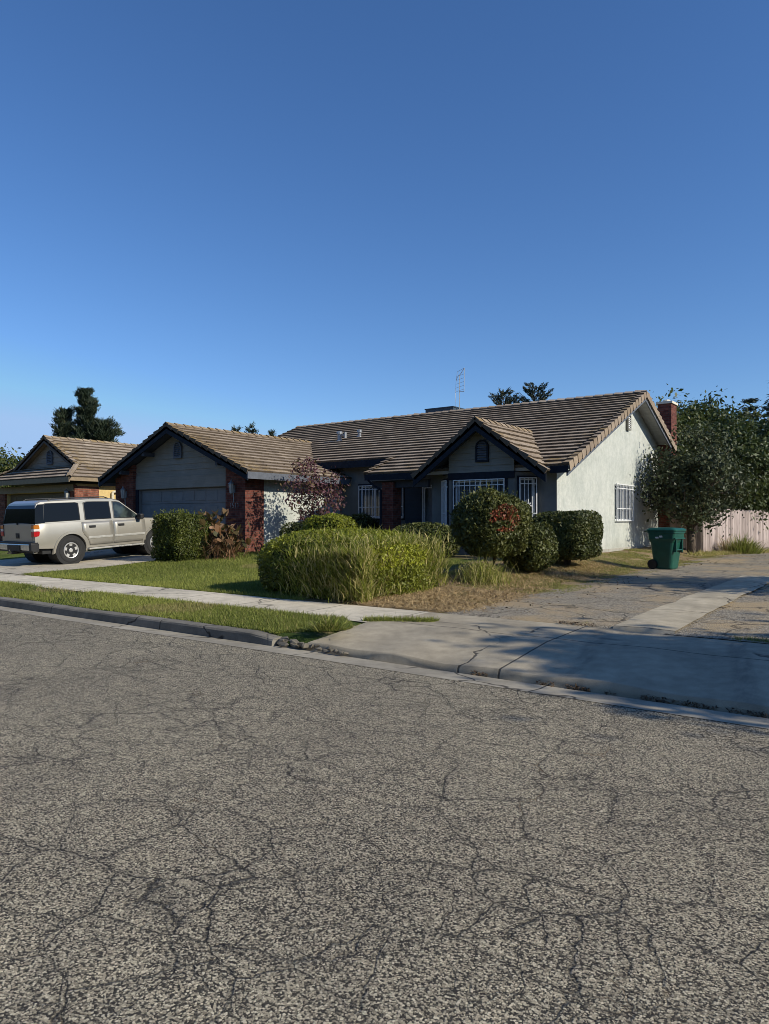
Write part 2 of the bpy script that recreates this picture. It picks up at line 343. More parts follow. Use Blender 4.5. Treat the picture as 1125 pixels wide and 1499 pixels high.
def leaves(C, out, size, aspect=.5, jitter=.9, sizevar=.35, along=None):
    """diamond leaf quads at centres C; `out` outward vectors bias the leaf normals"""
    n = len(C); N = unit(unit(out) + rng.normal(size=(n,3))*jitter)
    A = unit(np.cross(N, rng.normal(size=(n,3)))) if along is None else unit(along + rng.normal(size=(n,3))*.35)
    B = unit(np.cross(N, A)); s = (size*(1 + rng.normal(size=n)*sizevar).clip(.4, 2))[:,None]
    V = np.stack([C - A*s, C + B*s*aspect - A*s*.1, C + A*s, C - B*s*aspect - A*s*.1], 1)
    return V.reshape(-1,3)
def blades(B, h, w, lean=.35, bend=0.):
    """triangle grass blades at base points"""
    n = len(B); a = rng.uniform(0, 6.28, n); S = np.stack([np.cos(a), np.sin(a), np.zeros(n)], 1)
    hh = h*(1 + rng.normal(size=n)*.35).clip(.3, 2.2); 
    L = rng.normal(size=(n,3))*lean; L[:,2] = 1; T = B + unit(L)*hh[:,None]
    return np.stack([B - S*w, B + S*w, T], 1).reshape(-1,3)
def tints(n, P=None, lo=0., hi=1., special=0., bump=None):
    r = rng.uniform(0, 1, n)
    if bump is not None: r = (r*.55 + .45*(.5 + .5*bump(P))).clip(0, 1)
    g = (rng.uniform(0,1,n) < special)*rng.uniform(.5, 1, n)
    return np.stack([lo + (hi-lo)*r, g, np.zeros(n)], 1)

# ------------------------------------------------------------------ camera, light, sky
cam = bpy.data.cameras.new('camera'); co = bpy.data.objects.new('camera', cam); col.objects.link(co); sc.camera = co
cam.sensor_fit = 'VERTICAL'; cam.sensor_height = 36; cam.lens = 36*1039/1499; cam.clip_end = 3000; cam.clip_start = .05
co.location = (0,0,1.6); co.rotation_euler = (R_(90.58), 0, R_(36.1))
EL, AZ = R_(31), R_(8)       # AZ measured from +X towards +Y
S = Vector((math.cos(EL)*math.cos(AZ), math.cos(EL)*math.sin(AZ), math.sin(EL)))
sun = bpy.data.lights.new('sun', 'SUN'); sun.energy = 5.0; sun.angle = R_(.53); sun.color = (1., .935, .80)
so = bpy.data.objects.new('sun', sun); col.objects.link(so); so.rotation_euler = S.to_track_quat('Z','Y').to_euler(); so.location = (30, 6, 25)
w = bpy.data.worlds.new('World'); sc.world = w; w.use_nodes = True; nt = w.node_tree; nt.nodes.clear()
sky = nt.nodes.new('ShaderNodeTexSky'); sky.sky_type = 'NISHITA'; sky.sun_disc = False; sky.sun_elevation = EL; sky.sun_rotation = math.pi/2 - AZ
sky.air_density = 1.0; sky.dust_density = .2; sky.ozone_density = 2.2
hs = nt.nodes.new('ShaderNodeHueSaturation'); hs.inputs['Saturation'].default_value = 1.09
bg = nt.nodes.new('ShaderNodeBackground'); bg.inputs[1].default_value = .14; wo = nt.nodes.new('ShaderNodeOutputWorld')
wb = nt.nodes.new('ShaderNodeMix'); wb.data_type = 'RGBA'; wb.blend_type = 'MULTIPLY'; wb.inputs[0].default_value = 1.; wb.inputs[7].default_value = (.68,.795,1.,1.)
cl = nt.nodes.new('ShaderNodeMix'); cl.data_type = 'RGBA'; cl.blend_type = 'DARKEN'; cl.inputs[0].default_value = 1.; cl.inputs[7].default_value = (4.2,5.2,6.2,1.)
nt.links.new(sky.outputs[0], cl.inputs[6]); nt.links.new(cl.outputs[2], wb.inputs[6]); nt.links.new(wb.outputs[2], hs.inputs['Color']); nt.links.new(hs.outputs[0], bg.inputs[0]); nt.links.new(bg.outputs[0], wo.inputs[0])
sc.view_settings.view_transform = 'Standard'; sc.view_settings.look = 'None'; sc.view_settings.exposure = 0
sc.render.engine = 'CYCLES'; sc.cycles.max_bounces = 6; sc.cycles.transparent_max_bounces = 8
sc.cycles.use_denoising = True; sc.cycles.filter_width = .9; sc.cycles.sample_clamp_indirect = 4

# ------------------------------------------------------------------ ground
def sstep(a, b, x): 
    t = np.clip((np.asarray(x, float)-a)/(b-a), 0, 1); return t*t*(3-2*t)
_b1 = Bumps(.8); _b2 = Bumps(3.)
def zg(x, y):
    x = np.asarray(x, float); y = np.asarray(y, float)
    left = np.interp(y, [9.05, 11.5, 14.5, 16.0, 60], [.20, .26, .43, .54, .54]); right = np.interp(y, [9.05, 12, 20, 60], [.20, .22, .27, .26])
    f = sstep(-5.4, -7.9, x); return left*f + right*(1-f)
def zrough(x, y):
    P = np.stack([np.ravel(x), np.ravel(y), np.zeros(np.size(x))], 1)
    return (_b1(P)*.012 + _b2(P)*.006).reshape(np.shape(x))
def sheet(name, x0, x1, y0, y1, zf, mat, dx=.25, dy=.25, label=None, edge=0., skip=None):
    nx = max(2, int(round((x1-x0)/dx))+1); ny = max(2, int(round((y1-y0)/dy))+1)
    X, Y = np.meshgrid(np.linspace(x0,x1,nx), np.linspace(y0,y1,ny), indexing='ij')
    if edge:
        P = np.stack([X.ravel(), Y.ravel(), np.zeros(X.size)], 1); j = (Bumps(2.5)(P)*edge).reshape(X.shape); j2 = (Bumps(6.)(P)*edge*.5).reshape(X.shape)
        X = X + (j+j2); Y = Y + (j-j2)*.3
    Z = zf(X, Y) + np.zeros_like(X)
    V = np.stack([X, Y, Z], -1).reshape(-1,3); I = np.arange(nx*ny).reshape(nx,ny)
    F = np.stack([I[:-1,:-1], I[1:,:-1], I[1:,1:], I[:-1,1:]], -1).reshape(-1,4)
    if skip is not None: c = V[F].mean(1); F = F[~skip(c[:,0], c[:,1])]
    me = bpy.data.meshes.new(name); me.from_pydata(V.tolist(), [], F.tolist()); me.materials.append(mat)
    me.polygons.foreach_set('use_smooth', [True]*len(me.polygons)); me.update()
    o = bpy.data.objects.new(name, me); col.objects.link(o); return tag(o, label, kind='structure')
zap_ = lambda y: np.interp(y, [6.46,6.565,6.585,7.8,9.06], [-.14,-.11,.045,.166,.20])
sheet('ground', -700, 700, -300, 900, lambda x,y: -.10, M['earth'], 70, 60)
sheet('road', -150, 90, -7, 6.1, lambda x,y: .0, M['road'], 4, 1)
sheet('gutter', -150, 90, 6.1, 6.7, lambda x,y: .004 - .02*sstep(6.1,6.40,y) - .07*sstep(6.51,6.53,y)*(1-sstep(6.60,6.62,y))*sstep(-6.6,-6.2,x), M['gutter'], .5, .02)
sheet('parkway', -150, -5.55, 6.60, 7.82, lambda x,y: (.105 + .06*(y-6.64)/1.18 + zrough(x,y))*(1-sstep(-6.3,-5.75,x)*1.)*(1-sstep(-6.75,-6.6,x)*(1-sstep(6.60,6.72,y))*1.15) + (zap_(y)-.035)*sstep(-6.3,-5.75,x), M['parkway'], .25, .06)
sheet('sidewalk', -150, -5.75, 7.8, 9.06, lambda x,y: .172 + .022*(y-7.8) + .003*np.sin(x*.9), M['sidewalk'], .5, .2)
def zap(x, y):
    lip = .030 + .010*np.sin(np.asarray(x)*2.1) + .012*np.sin(np.asarray(x)*5.3+1)
    base = np.interp(y, [6.46, 6.565, 6.585, 7.8, 9.06], [-.14, -.11, .045, .166, .20]); base = base + (lip-.02)*np.clip((9.06-y)/2.4, 0, 1)*(np.asarray(y)>6.58)
    return base
sheet('driveway_apron', -6.0, 5.2, 6.46, 9.06, lambda x,y: zap(x,y), M['apron'], .10, .02, edge=.012)
sheet('front_yard', -60, -2.95, 9.0, 60, lambda x,y: zg(x,y)-.008 + zrough(x,y)*np.clip((y-9.1)*1.5, 0, 1), M['soil'], .3, .3)
sheet('asphalt_drive', -6.05, -2.2, 8.97, 44, lambda x,y: zg(x,y)+.012+zrough(x,y)*.5 - .05*sstep(-5.2, -6.0, x) - .06*(1-sstep(8.97,9.16,y)), M['drive'], .25, .09, edge=.10)
sheet('concrete_strip', -3.0, -2.25, 8.99, 18.2, lambda x,y: zg(x,y)+.045 - .03*np.abs(np.asarray(x)+2.62)+zrough(x,y)*.3 - .09*(1-sstep(8.99,9.10,y)), M['strip'], .1, .05, edge=.02)
sheet('side_drive', -2.35, 14, 8.98, 48, lambda x,y: zg(x,y)+.004+zrough(x,y)*.5, M['drive'], .4, .4)
sheet('driveway', -23.7, -17.95, 9.0, 15.95, lambda x,y: zg(x,y)+.02, M['driveway'], .5, .3)
sheet('driveway_apron', -24, -17.6, 6.48, 9.04, lambda x,y: np.interp(y,[6.48,9.04],[.03,.212]), M['driveway'], .5, .3)
# kerb with a broken end
mb = MB()
prof = [(6.47,-.03),(6.485,.085),(6.50,.107),(6.53,.117),(6.66,.120),(6.66,-.03)]
xs = list(np.arange(-60, -6.55, .3)) + [-6.6, -6.5]
def kz(x, z): return z if z < 0 else z + .004*math.sin(x*1.3) + random.uniform(-.003,.003)
rows = []
for x in xs:
    if -24 < x < -17.6: dz = -.09
    else: dz = 0
    if x > -6.9: dz -= (x+6.9)*.10
    rows.append([(x, y + random.uniform(-.004,.004), kz(x, z)+ (dz if z > 0 else 0)) for y, z in prof])
for a, b in zip(rows[:-1], rows[1:]):
    for i in range(len(prof)-1): mb.add([a[i], b[i], b[i+1], a[i+1]])
mb.add(rows[-1])
tag(mb.build('kerb', M['kerb'], smooth=False), kind='structure')
mb = MB()
def chunk(mb, c, s, rot=None):
    P = []
    for i in range(14):
        d = Vector((random.gauss(0,1), random.gauss(0,1), random.gauss(0,1))).normalized(); P.append(Vector((d.x*s[0], d.y*s[1], d.z*s[2]))*random.uniform(.8,1.1))
    import bmesh
    bm = bmesh.new(); [bm.verts.new(p + Vector(c)) for p in P]; r = bmesh.ops.convex_hull(bm, input=bm.verts)
    bm.verts.index_update(); bm.verts.ensure_lookup_table(); idx = {v: i for i, v in enumerate(bm.verts)}
    mb.add([v.co.copy() for v in bm.verts], [tuple(idx[v] for v in f.verts) for f in bm.faces]); bm.free()
for i in range(20):
    x = -6.56 + i*.068 + random.uniform(-.04,.04); mb = MB(); k_ = 1.15-.035*i; chunk(mb, (0, 0, 0), (random.uniform(.05,.11)*k_, random.uniform(.04,.09)*k_, random.uniform(.03,.06)*k_))
    o = mb.build('concrete_chunk', M['rubble']); o.location = (x, 6.57 + .1*random.uniform(-.8,.8), .045 - .0012*i + random.uniform(-.02,.02)); o.rotation_euler = (0,0,random.uniform(-.6,.6))
    tag(o, 'broken concrete chunk lying where the kerb end has crumbled', 'rubble', 'broken kerb chunks beside the driveway apron')

# ------------------------------------------------------------------ roofs
def clip(poly, a, b, c):  # keep a*u+b*v<=c
    out = []
    for i in range(len(poly)):
        p, q = poly[i], poly[(i+1)%len(poly)]; dp = a*p[0]+b*p[1]-c; dq = a*q[0]+b*q[1]-c
        if dp <= 0: out.append(p)
        if dp*dq < 0: t = dp/(dp-dq); out.append((p[0]+(q[0]-p[0])*t, p[1]+(q[1]-p[1])*t))
    return out
def area(p): return abs(sum(p[i][0]*p[(i+1)%len(p)][1]-p[(i+1)%len(p)][0]*p[i][1] for i in range(len(p))))/2
class Plane:
    def __init__(s, O, U, V): s.O = Vector(O); s.U = Vector(U).normalized(); s.V = Vector(V).normalized(); s.N = s.U.cross(s.V).normalized(); 
    def p(s, u, v, h=0): return s.O + s.U*u + s.V*v + s.N*h
    def uv(s, P): d = Vector(P)-s.O; return (d.dot(s.U), d.dot(s.V))
COURSE = .34
def tiles(mb, pl, poly, tw=.33, t=.056, moss=None, c=COURSE, v00=0.):
    vmin = min(p[1] for p in poly); vmax = max(p[1] for p in poly); umin = min(p[0] for p in poly); umax = max(p[0] for p in poly)
    k = int(math.floor((vmin-v00)/c))
    while v00 + k*c < vmax:
        v0 = v00+k*c; v1 = v0+c; row = clip(clip(poly,0,-1,-v0),0,1,v1)
        if len(row) >= 3:
            j = int(math.floor(umin/tw))-1; rowh = random.uniform(-.004,.004); rowt = random.uniform(-.08,.08)
            while j*tw < umax:
                u0 = j*tw + (tw/2 if k%2 else 0) + .004; u1 = u0+tw-.008; cell = clip(clip(row,-1,0,-u0),1,0,u1); j += 1
                if len(cell) < 3 or area(cell) < 1e-4: continue
                jit = random.gauss(0,.0015)+rowh*.5; dv = random.gauss(0,.003); r = min(1,max(0,random.gauss(.5,.24)+rowt))
                ctr = pl.p(sum(q[0] for q in cell)/len(cell), sum(q[1] for q in cell)/len(cell))
                mo = moss(ctr) if moss else 0.
                mb.tint = (r, mo, 0.)
                H = lambda v: .012 + (t+jit)*(1-(v-v0)/c)
                top = [pl.p(q[0], q[1]-(dv if abs(q[1]-v0)<1e-6 else 0), H(q[1])) for q in cell]; mb.add(top)
                for i in range(len(cell)):
                    a, b = cell[i], cell[(i+1)%len(cell)]
                    dark = 1.2 if (abs(a[1]-v0)<1e-6 and abs(b[1]-v0)<1e-6) else .7  # butt and side faces tinted near black, painting the shade between courses
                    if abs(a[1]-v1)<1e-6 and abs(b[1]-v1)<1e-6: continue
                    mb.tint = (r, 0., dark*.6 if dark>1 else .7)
                    mb.add([top[i], top[(i+1)%len(top)], pl.p(b[0],b[1]-(dv if abs(b[1]-v0)<1e-6 else 0),-.005), pl.p(a[0],a[1]-(dv if abs(a[1]-v0)<1e-6 else 0),-.005)])
        k += 1
    mb.tint = (0,0,0)
def deck(mb, pl, poly, t=.10): mb.prism([pl.p(u,v,-.012) for u,v in poly], -pl.N*t)
def ridge_caps(mb, A, B, nl, nr, moss=0., w=.17, L=.36):
    A = Vector(A); B = Vector(B); d = (B-A); n = max(1,int(d.length/L)); d.normalize(); L = (B-A).length/n
    for i in range(n):
        a = A + d*(L*i-.03); b = A + d*L*(i+1); up = Vector((0,0,1)); h0 = .105+random.gauss(0,.006); h1 = .07
        mb.tint = (random.uniform(.2,.9), moss*random.uniform(.4,1), 0)
        la, lb = Vector(nl).normalized()*w, Vector(nr).normalized()*w
        P = [a+up*h0+la, a+up*(h0+.02), a+up*h0+lb, b+up*h1+la*.9, b+up*(h1+.02), b+up*h1+lb*.9]
        Q = [p-up*.05 for p in P]
        mb.add(P+Q, [(0,1,4,3),(1,2,5,4)]); mb.tint = (.2,0,.5); mb.add([P[0],P[1],P[2],Q[2],Q[1],Q[0]]); mb.add([P[0],P[3],Q[3],Q[0]]); mb.add([P[2],P[5],Q[5],Q[2]])
    mb.tint = (0,0,0)
def rake_tiles(mb, pl, u, sgn, v0, v1, moss=None, drop=.17, c=COURSE, w=.16):
    """overlapping L-shaped trim tiles along the rake at u; sgn=+1 when outside is +u"""
    n = int(math.ceil((v1-v0)/c))
    for k in range(n):
        a = v0+k*c-.02; b = min(v0+(k+1)*c+.02, v1); m = moss(pl.p(u,a)) if moss else 0.; r = random.uniform(.0,.45)
        ha, hb = .10+random.gauss(0,.006), .05; oa, ob = .035, .018
        o = lambda f: u+sgn*f
        P = [pl.p(o(-w),a,ha), pl.p(o(oa),a,ha), pl.p(o(oa),a,-drop), pl.p(o(-w),b,hb), pl.p(o(ob),b,hb), pl.p(o(ob),b,-drop+.045)]
        mb.tint = (r,m,0); mb.add(P[:2]+P[3:5], [(0,1,3,2)]); mb.tint = (r,m*.3,.62 if drop<.08 else 0); mb.add([P[1],P[2],P[5],P[4]])
        mb.tint = (r,0,.6); e = [pl.p(o(-w),a,ha-.05), pl.p(o(oa-.03),a,ha-.05), pl.p(o(oa-.03),a,-drop)]
        mb.add([P[0],P[1],P[2],e[2],e[1],e[0]])
    mb.tint = (0,0,0)
def barge(mb, A, B, w, t, n):  # board along A->B, hanging w below, thickness t along n
    A = Vector(A); B = Vector(B); dn = Vector((0,0,-w)); n = Vector(n).normalized()*t
    mb.prism([A, B, B+dn, A+dn], n)
class Wall:
    """frame: origin xy, direction d along the wall (left to right from outside), outward normal n"""
    def __init__(s, P, Q):
        s.P = Vector((*P,0)); d = Vector((*Q,0))-s.P; s.L = d.length; s.d = d.normalized(); s.n = Vector((s.d.y,-s.d.x,0))
    def pt(s, a, z, o=0.): q = s.P + s.d*a + s.n*o; return Vector((q.x,q.y,z))
    def box(s, mb, a0,a1,z0,z1,o0,o1): mb.hexa([s.pt(a0,z0,o1),s.pt(a1,z0,o1),s.pt(a1,z0,o0),s.pt(a0,z0,o0),s.pt(a0,z1,o1),s.pt(a1,z1,o1),s.pt(a1,z1,o0),s.pt(a0,z1,o0)])
    def rect(s, mb, z0, z1, holes=(), depth=.09, a0=0., a1=None):
        a1 = s.L if a1 is None else a1
        A = sorted({a0,a1,*[h[0] for h in holes],*[h[1] for h in holes]}); Z = sorted({z0,z1,*[h[2] for h in holes],*[h[3] for h in holes]})
        for i in range(len(A)-1):
            for j in range(len(Z)-1):
                ca, cz = (A[i]+A[i+1])/2, (Z[j]+Z[j+1])/2
                if any(h[0]<ca<h[1] and h[2]<cz<h[3] for h in holes): continue
                mb.add([s.pt(A[i],Z[j]),s.pt(A[i+1],Z[j]),s.pt(A[i+1],Z[j+1]),s.pt(A[i],Z[j+1])])
        for h in holes:
            c = [(h[0],h[2]),(h[1],h[2]),(h[1],h[3]),(h[0],h[3])]
            for i in range(4): p,q = c[i],c[(i+1)%4]; mb.add([s.pt(*p),s.pt(*q),s.pt(*q,-depth),s.pt(*p,-depth)])
def lap_siding(mb, wl, poly, z0, lap=.20, t=.022, o=0.):
    zmin = min(p[1] for p in poly); zmax = max(p[1] for p in poly); k = int((zmin-z0)//lap)
    while z0+k*lap < zmax:
        a, b = z0+k*lap, z0+(k+1)*lap; c = clip(clip(poly,0,-1,-a),0,1,b); k += 1
        if len(c) < 3: continue
        H = lambda z: o+.004+t*(1-(z-a)/lap)
        top = [wl.pt(q[0],q[1],H(q[1])) for q in c]; mb.add(top)
        for i in range(len(c)):
            p,q = c[i],c[(i+1)%len(c)]
            if abs(p[1]-a)<1e-6 and abs(q[1]-a)<1e-6: mb.add([top[i],top[(i+1)%len(c)],wl.pt(q[0],q[1],o),wl.pt(p[0],p[1],o)])
def gable_vent(parent, wl, ac, z0, z1, w, mats, arch=True):
    mb = MB(); h = w/2; zc = z1-h if arch else z1
    out = [(ac-h,z0),(ac+h,z0),(ac+h,zc)] + ([(ac+h*math.cos(a),zc+h*math.sin(a)) for a in np.linspace(.3,math.pi-.3,7)] if arch else []) + [(ac-h,zc)]
    inn = [(ac+(a-ac)*.76, z0+.06+(z-z0)*.86) for a,z in out]; n = len(out)
    O = [wl.pt(a,z,.03) for a,z in out]; O2 = [wl.pt(a,z,.10) for a,z in out]; I2 = [wl.pt(a,z,.10) for a,z in inn]; I = [wl.pt(a,z,.04) for a,z in inn]
    mb.add(O+O2+I2+I, [(i,(i+1)%n,n+(i+1)%n,n+i) for i in range(n)]+[(n+i,n+(i+1)%n,2*n+(i+1)%n,2*n+i) for i in range(n)]+[(2*n+i,2*n+(i+1)%n,3*n+(i+1)%n,3*n+i) for i in range(n)])
    mb.cur = 1; mb.add(I)
    v = mb.build('gable_vent', [mats[0], M['black']], parent)
    mb = MB(); z = z0+.09
    while z < z1-.06:
        hw = h*.76 if z < zc else .76*math.sqrt(max(0,h*h-((z-zc)*1.05)**2))
        if hw > .03: mb.hexa([wl.pt(ac-hw,z-.03,.085),wl.pt(ac+hw,z-.03,.085),wl.pt(ac+hw,z+.02,.045),wl.pt(ac-hw,z+.02,.045),wl.pt(ac-hw,z-.018,.09),wl.pt(ac+hw,z-.018,.09),wl.pt(ac+hw,z+.032,.05),wl.pt(ac-hw,z+.032,.05)])
        z += .07
    tag(mb.build('louvre', mats[1], v), kind=None); return v
def window(parent, wl, a0,a1,z0,z1, nb=8, frame=None, casing=None, casing_w=.09, bars=True, motif=False, mid=None, name='window', curtain=False, muntin=True):
    frame = frame or M['white']
    mb = MB(); f = .045
    for q in ((a0,a0+f,z0,z1),(a1-f,a1,z0,z1),(a0+f,a1-f,z0,z0+f),(a0+f,a1-f,z1-f,z1)): wl.box(mb,*q,-.085,-.035)
    if muntin: wl.box(mb,(a0+a1)/2-.02,(a0+a1)/2+.02,z0+f,z1-f,-.08,-.04)
    wn = mb.build(name, frame, parent)
    mb = MB(); mb.add([wl.pt(a0+f,z0+f,-.07),wl.pt(a1-f,z0+f,-.07),wl.pt(a1-f,z1-f,-.07),wl.pt(a0+f,z1-f,-.07)]); mb.build('pane', M['win_glass'], wn)
    if casing:
        mb = MB(); c = casing_w
        for q in ((a0-c,a0,z0-c,z1+c),(a1,a1+c,z0-c,z1+c),(a0,a1,z1,z1+c),(a0,a1,z0-c,z0)): wl.box(mb,*q,.002,.028)
        mb.build('casing', casing, wn)
    if bars:
        mb = MB(); g = .026; o0, o1 = .055, .085; e = .03
        for q in ((a0-e,a0-e+g,z0-e,z1+e),(a1+e-g,a1+e,z0-e,z1+e),(a0-e+g,a1+e-g,z1+e-g,z1+e),(a0-e+g,a1+e-g,z0-e,z0-e+g)): wl.box(mb,*q,o0,o1)
        for q in (.33,.9): zz = z0+(z1-z0)*q; wl.box(mb,a0-e,a1+e,zz-.012,zz+.012,o0+.004,o1-.004)
        for i in range(1,nb): a = a0+(a1-a0)*i/nb; wl.box(mb,a-.009,a+.009,z0-e,z1+e,o0+.008,o1-.002)
        for aa in (a0-e,a1+e-g):
            for q in (.1,.88): zz = z0+(z1-z0)*q; wl.box(mb,aa,aa+g,zz-.02,zz+.02,.002,o0)
        if motif:
            ac, zc = (a0+a1)/2, z0+(z1-z0)*.47
            for an in np.linspace(0, math.pi*2, 9)[:-1]: mb.tube(wl.pt(ac,zc,.08), wl.pt(ac+.09*math.cos(an),zc+.13*math.sin(an),.08), .014, .022, 6)
        mb.build('security_bars', M['white'], wn)
    return wn

# ---- main house
NAVY = M['navy']
house = thing('brick_house', 'single-storey grey stucco house with brown tile roof, attached garage and brick chimney', 'house', (-15,20,.5))
house.location = (0,0,0)
P_ = .4137; YE, ZE, YR = 18.5, 3.07, 25.8; ZR = ZE+P_*(YR-YE); XR, XL = -7.3, -24.1
k_ = math.sqrt(1+P_*P_)
main = Plane((0,YE,ZE), (1,0,0), (0,1,P_)); rear = Plane((0,29.8,ZR-P_*4.0), (-1,0,0), (0,-1,P_))
YC = YE + 5*COURSE/k_
Vr = (YR-YE)*k_; Vc = 5*COURSE
GXC, GH, GP, GYF = -20.6, 4.86, .435, 15.4; GE = GH-GP*4.06
gR = Plane((GXC+4.06, 0, GE), (0,1,0), (-1,0,GP)); gL = Plane((GXC-4.06,0,GE), (0,-1,0), (1,0,GP))
BXC, BH, BP, BY = -9.9, 4.44, .72, 18.0
zb = lambda dx: BH-BP*abs(dx)
bR = Plane((BXC+2.15,0,zb(2.15)), (0,1,0), (-1,0,BP)); bL = Plane((BXC-2.15,0,zb(2.15)), (0,-1,0), (1,0,BP))
ymain = lambda z: YE+(z-ZE)/P_
def moss_g(p): return max(0., 1-(p.y-GYF)/1.6)*.9*(1. if random.random()<.85 else .3) + max(0, .55-(p.z-GE)*.9)*.8*(random.random()<.7)
def moss_m(p): return (.25 if random.random()<.12 else 0.) + (.45 if p.z<ZE+.35 and random.random()<.35 else 0) + (.5 if p.x>XR-.5 and random.random()<.4 else 0)
mb = MB(); dk = MB(); dg = MB(); db_ = MB()
A_poly = [(XL,Vc),(XR,Vc),(XR,Vr),(XL,Vr)]; B_poly = [(-14.3,0),(XR,0),(XR,Vc),(-14.3,Vc)]
tiles(mb, main, A_poly, moss=moss_m); tiles(mb, main, B_poly, moss=moss_m); deck(dk, main, A_poly); deck(dk, main, B_poly)
rp = [(-XR,0),(-XL,0),(-XL,4.0*k_),(-XR,4.0*k_)]; tiles(mb, rear, rp, tw=.66); deck(dk, rear, rp)
g_uv = lambda pl, pts: [pl.uv(p) for p in pts]
gYr = ymain(GH); zv = ZE+P_*(YC-YE); xv = GXC+(GH-zv)/GP
gr_poly = g_uv(gR, [(GXC+4.06,GYF,GE),(GXC+4.06,20.6,GE),(xv,20.6,zv),(GXC,20.6,GH),(GXC,GYF,GH)])
gr_poly2 = g_uv(gR, [(xv,20.6,zv),(xv,ymain(zv),zv),(GXC,gYr,GH),(GXC,20.6,GH)])
tiles(mb, gR, gr_poly, moss=moss_g); deck(dg, gR, gr_poly)
tri = g_uv(gR, [(GXC+(GH-(ZE+P_*(20.6-YE)))/GP,20.6,ZE+P_*(20.6-YE)),(GXC,gYr,GH),(GXC,20.6,GH)]); tiles(mb, gR, tri, moss=moss_g)
gl_poly = g_uv(gL, [(GXC-4.06,GYF,GE),(GXC,GYF,GH),(GXC,20.6,GH),(GXC-4.06,20.6,GE)]); tiles(mb, gL, gl_poly); deck(dg, gL, gl_poly)
tri = g_uv(gL, [(GXC-(GH-(ZE+P_*(20.6-YE)))/GP,20.6,ZE+P_*(20.6-YE)),(GXC,gYr,GH),(GXC,20.6,GH)]); tiles(mb, gL, tri)
byr = ymain(BH); bym = ymain(zb(2.15))
def moss_b(p): return .75*(random.random()<.6) if p.y < BY+.8 else .2*(random.random()<.3)
br_poly = g_uv(bR, [(BXC+2.15,BY,zb(2.15)),(BXC+2.15,bym,zb(2.15)),(BXC,byr,BH),(BXC,BY,BH)]); tiles(mb, bR, br_poly, moss=moss_b)
bl_poly = g_uv(bL, [(BXC-2.15,BY,zb(2.15)),(BXC,BY,BH),(BXC,byr,BH),(BXC-2.15,bym,zb(2.15))]); tiles(mb, bL, bl_poly, moss=moss_b)
db = lambda s: [(BXC+s*2.15,BY,zb(2.15)),(BXC+s*2.15,bym+.0,zb(2.15)),(BXC+s*1.3,19.0,zb(1.3)),(BXC,19.0,BH),(BXC,BY,BH)]
deck(db_, bR, g_uv(bR, db(1))); deck(db_, bL, g_uv(bL, db(-1)))
roof = mb.build('roof', M['tile'], house, recalc=False)
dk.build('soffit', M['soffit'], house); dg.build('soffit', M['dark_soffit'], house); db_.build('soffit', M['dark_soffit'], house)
for a_ in (((XL,YR,ZR),(XR,YR,ZR),(0,-1,-P_),(0,1,-P_),.12), ((GXC,GYF,GH),(GXC,gYr,GH),(-1,0,-GP),(1,0,-GP),.9), ((BXC,BY,BH),(BXC,byr,BH),(-1,0,-BP),(1,0,-BP),.7)):
    mb = MB(); ridge_caps(mb, *a_); mb.build('ridge_cap', M['tile'], house, recalc=False)
kg = math.sqrt(1+GP*GP); kb = math.sqrt(1+BP*BP)
for a_, d_ in (((main,XR,1,0,Vr,moss_m),.17),((main,XL,-1,Vc,Vr),.17),((rear,-XR,-1,0,4.0*k_),.17),((main,-14.3,-1,0,Vc,moss_m),.10),
    ((gR,GYF,-1,0,4.06*kg,lambda p: .9*(random.random()<.8)),.06),((gL,-GYF,1,0,4.06*kg,lambda p: .5*(random.random()<.5)),.06),((bR,BY,-1,0,2.15*kb,lambda p: .5*(random.random()<.6)),.06),((bL,-BY,1,0,2.15*kb,None),.06)):
    mb = MB(); rake_tiles(mb, *a_, drop=d_); mb.build('rake_tile', M['tile'], house, recalc=False)
mb = MB()
'''rake_tiles(mb, main, XR, 1, 0, Vr, moss_m); rake_tiles(mb, main, XL, -1, Vc, Vr); rake_tiles(mb, rear, -XR, -1, 0, 4.0*k_); rake_tiles(mb, main, -14.3, -1, 0, Vc, moss_m, drop=.10)
rake_tiles(mb, gR, GYF, -1, 0, 4.06*kg, lambda p: .9*(random.random()<.8), drop=.06); rake_tiles(mb, gL, -GYF, 1, 0, 4.06*kg, lambda p: .5*(random.random()<.5), drop=.06)
rake_tiles(mb, bR, BY, -1, 0, 2.15*kb, lambda p: .5*(random.random()<.6), drop=.06); rake_tiles(mb, bL, -BY, 1, 0, 2.15*kb, None, drop=.06)'''
# fascia and barge boards
mb = MB()
def fas(x0,x1,y,z,h=.19): mb.box(x0,x1,y+.0,y+.03,z-h-.02,z-.02)
zc = ZE+Vc/k_*P_
for q in ((-14.3,BXC-2.05,YE-.012,YE+.02,ZE-.20,ZE-.012),(BXC+2.05,XR-.02,YE-.012,YE+.02,ZE-.20,ZE-.012),(xv+.15,-14.33,YC-.012,YC+.02,zc-.25,zc-.012)):
    mb = MB(); mb.box(*q); mb.build('eave_board', NAVY, house)
for s in (-1,1):
    mb = MB(); barge(mb, (GXC,GYF+.0,GH-.035), (GXC+s*4.06,GYF,GE-.035), .24, .04, (0,1,0)); mb.build('barge_board', NAVY, house)
    mb = MB(); barge(mb, (BXC,BY,BH-.03), (BXC+s*2.15,BY,zb(2.15)-.03), .27, .04, (0,1,0)); mb.build('barge_board', NAVY, house)
mb = MB(); mb.box(GXC+4.05,GXC+4.09,GYF-.01,20.5,GE-.22,GE-.0); mb.build('fascia', M['fascia'], house); mb = MB(); mb.box(GXC-4.09,GXC-4.05,GYF-.01,20.5,GE-.22,GE-.0); mb.build('fascia', M['fascia'], house); mb = MB()
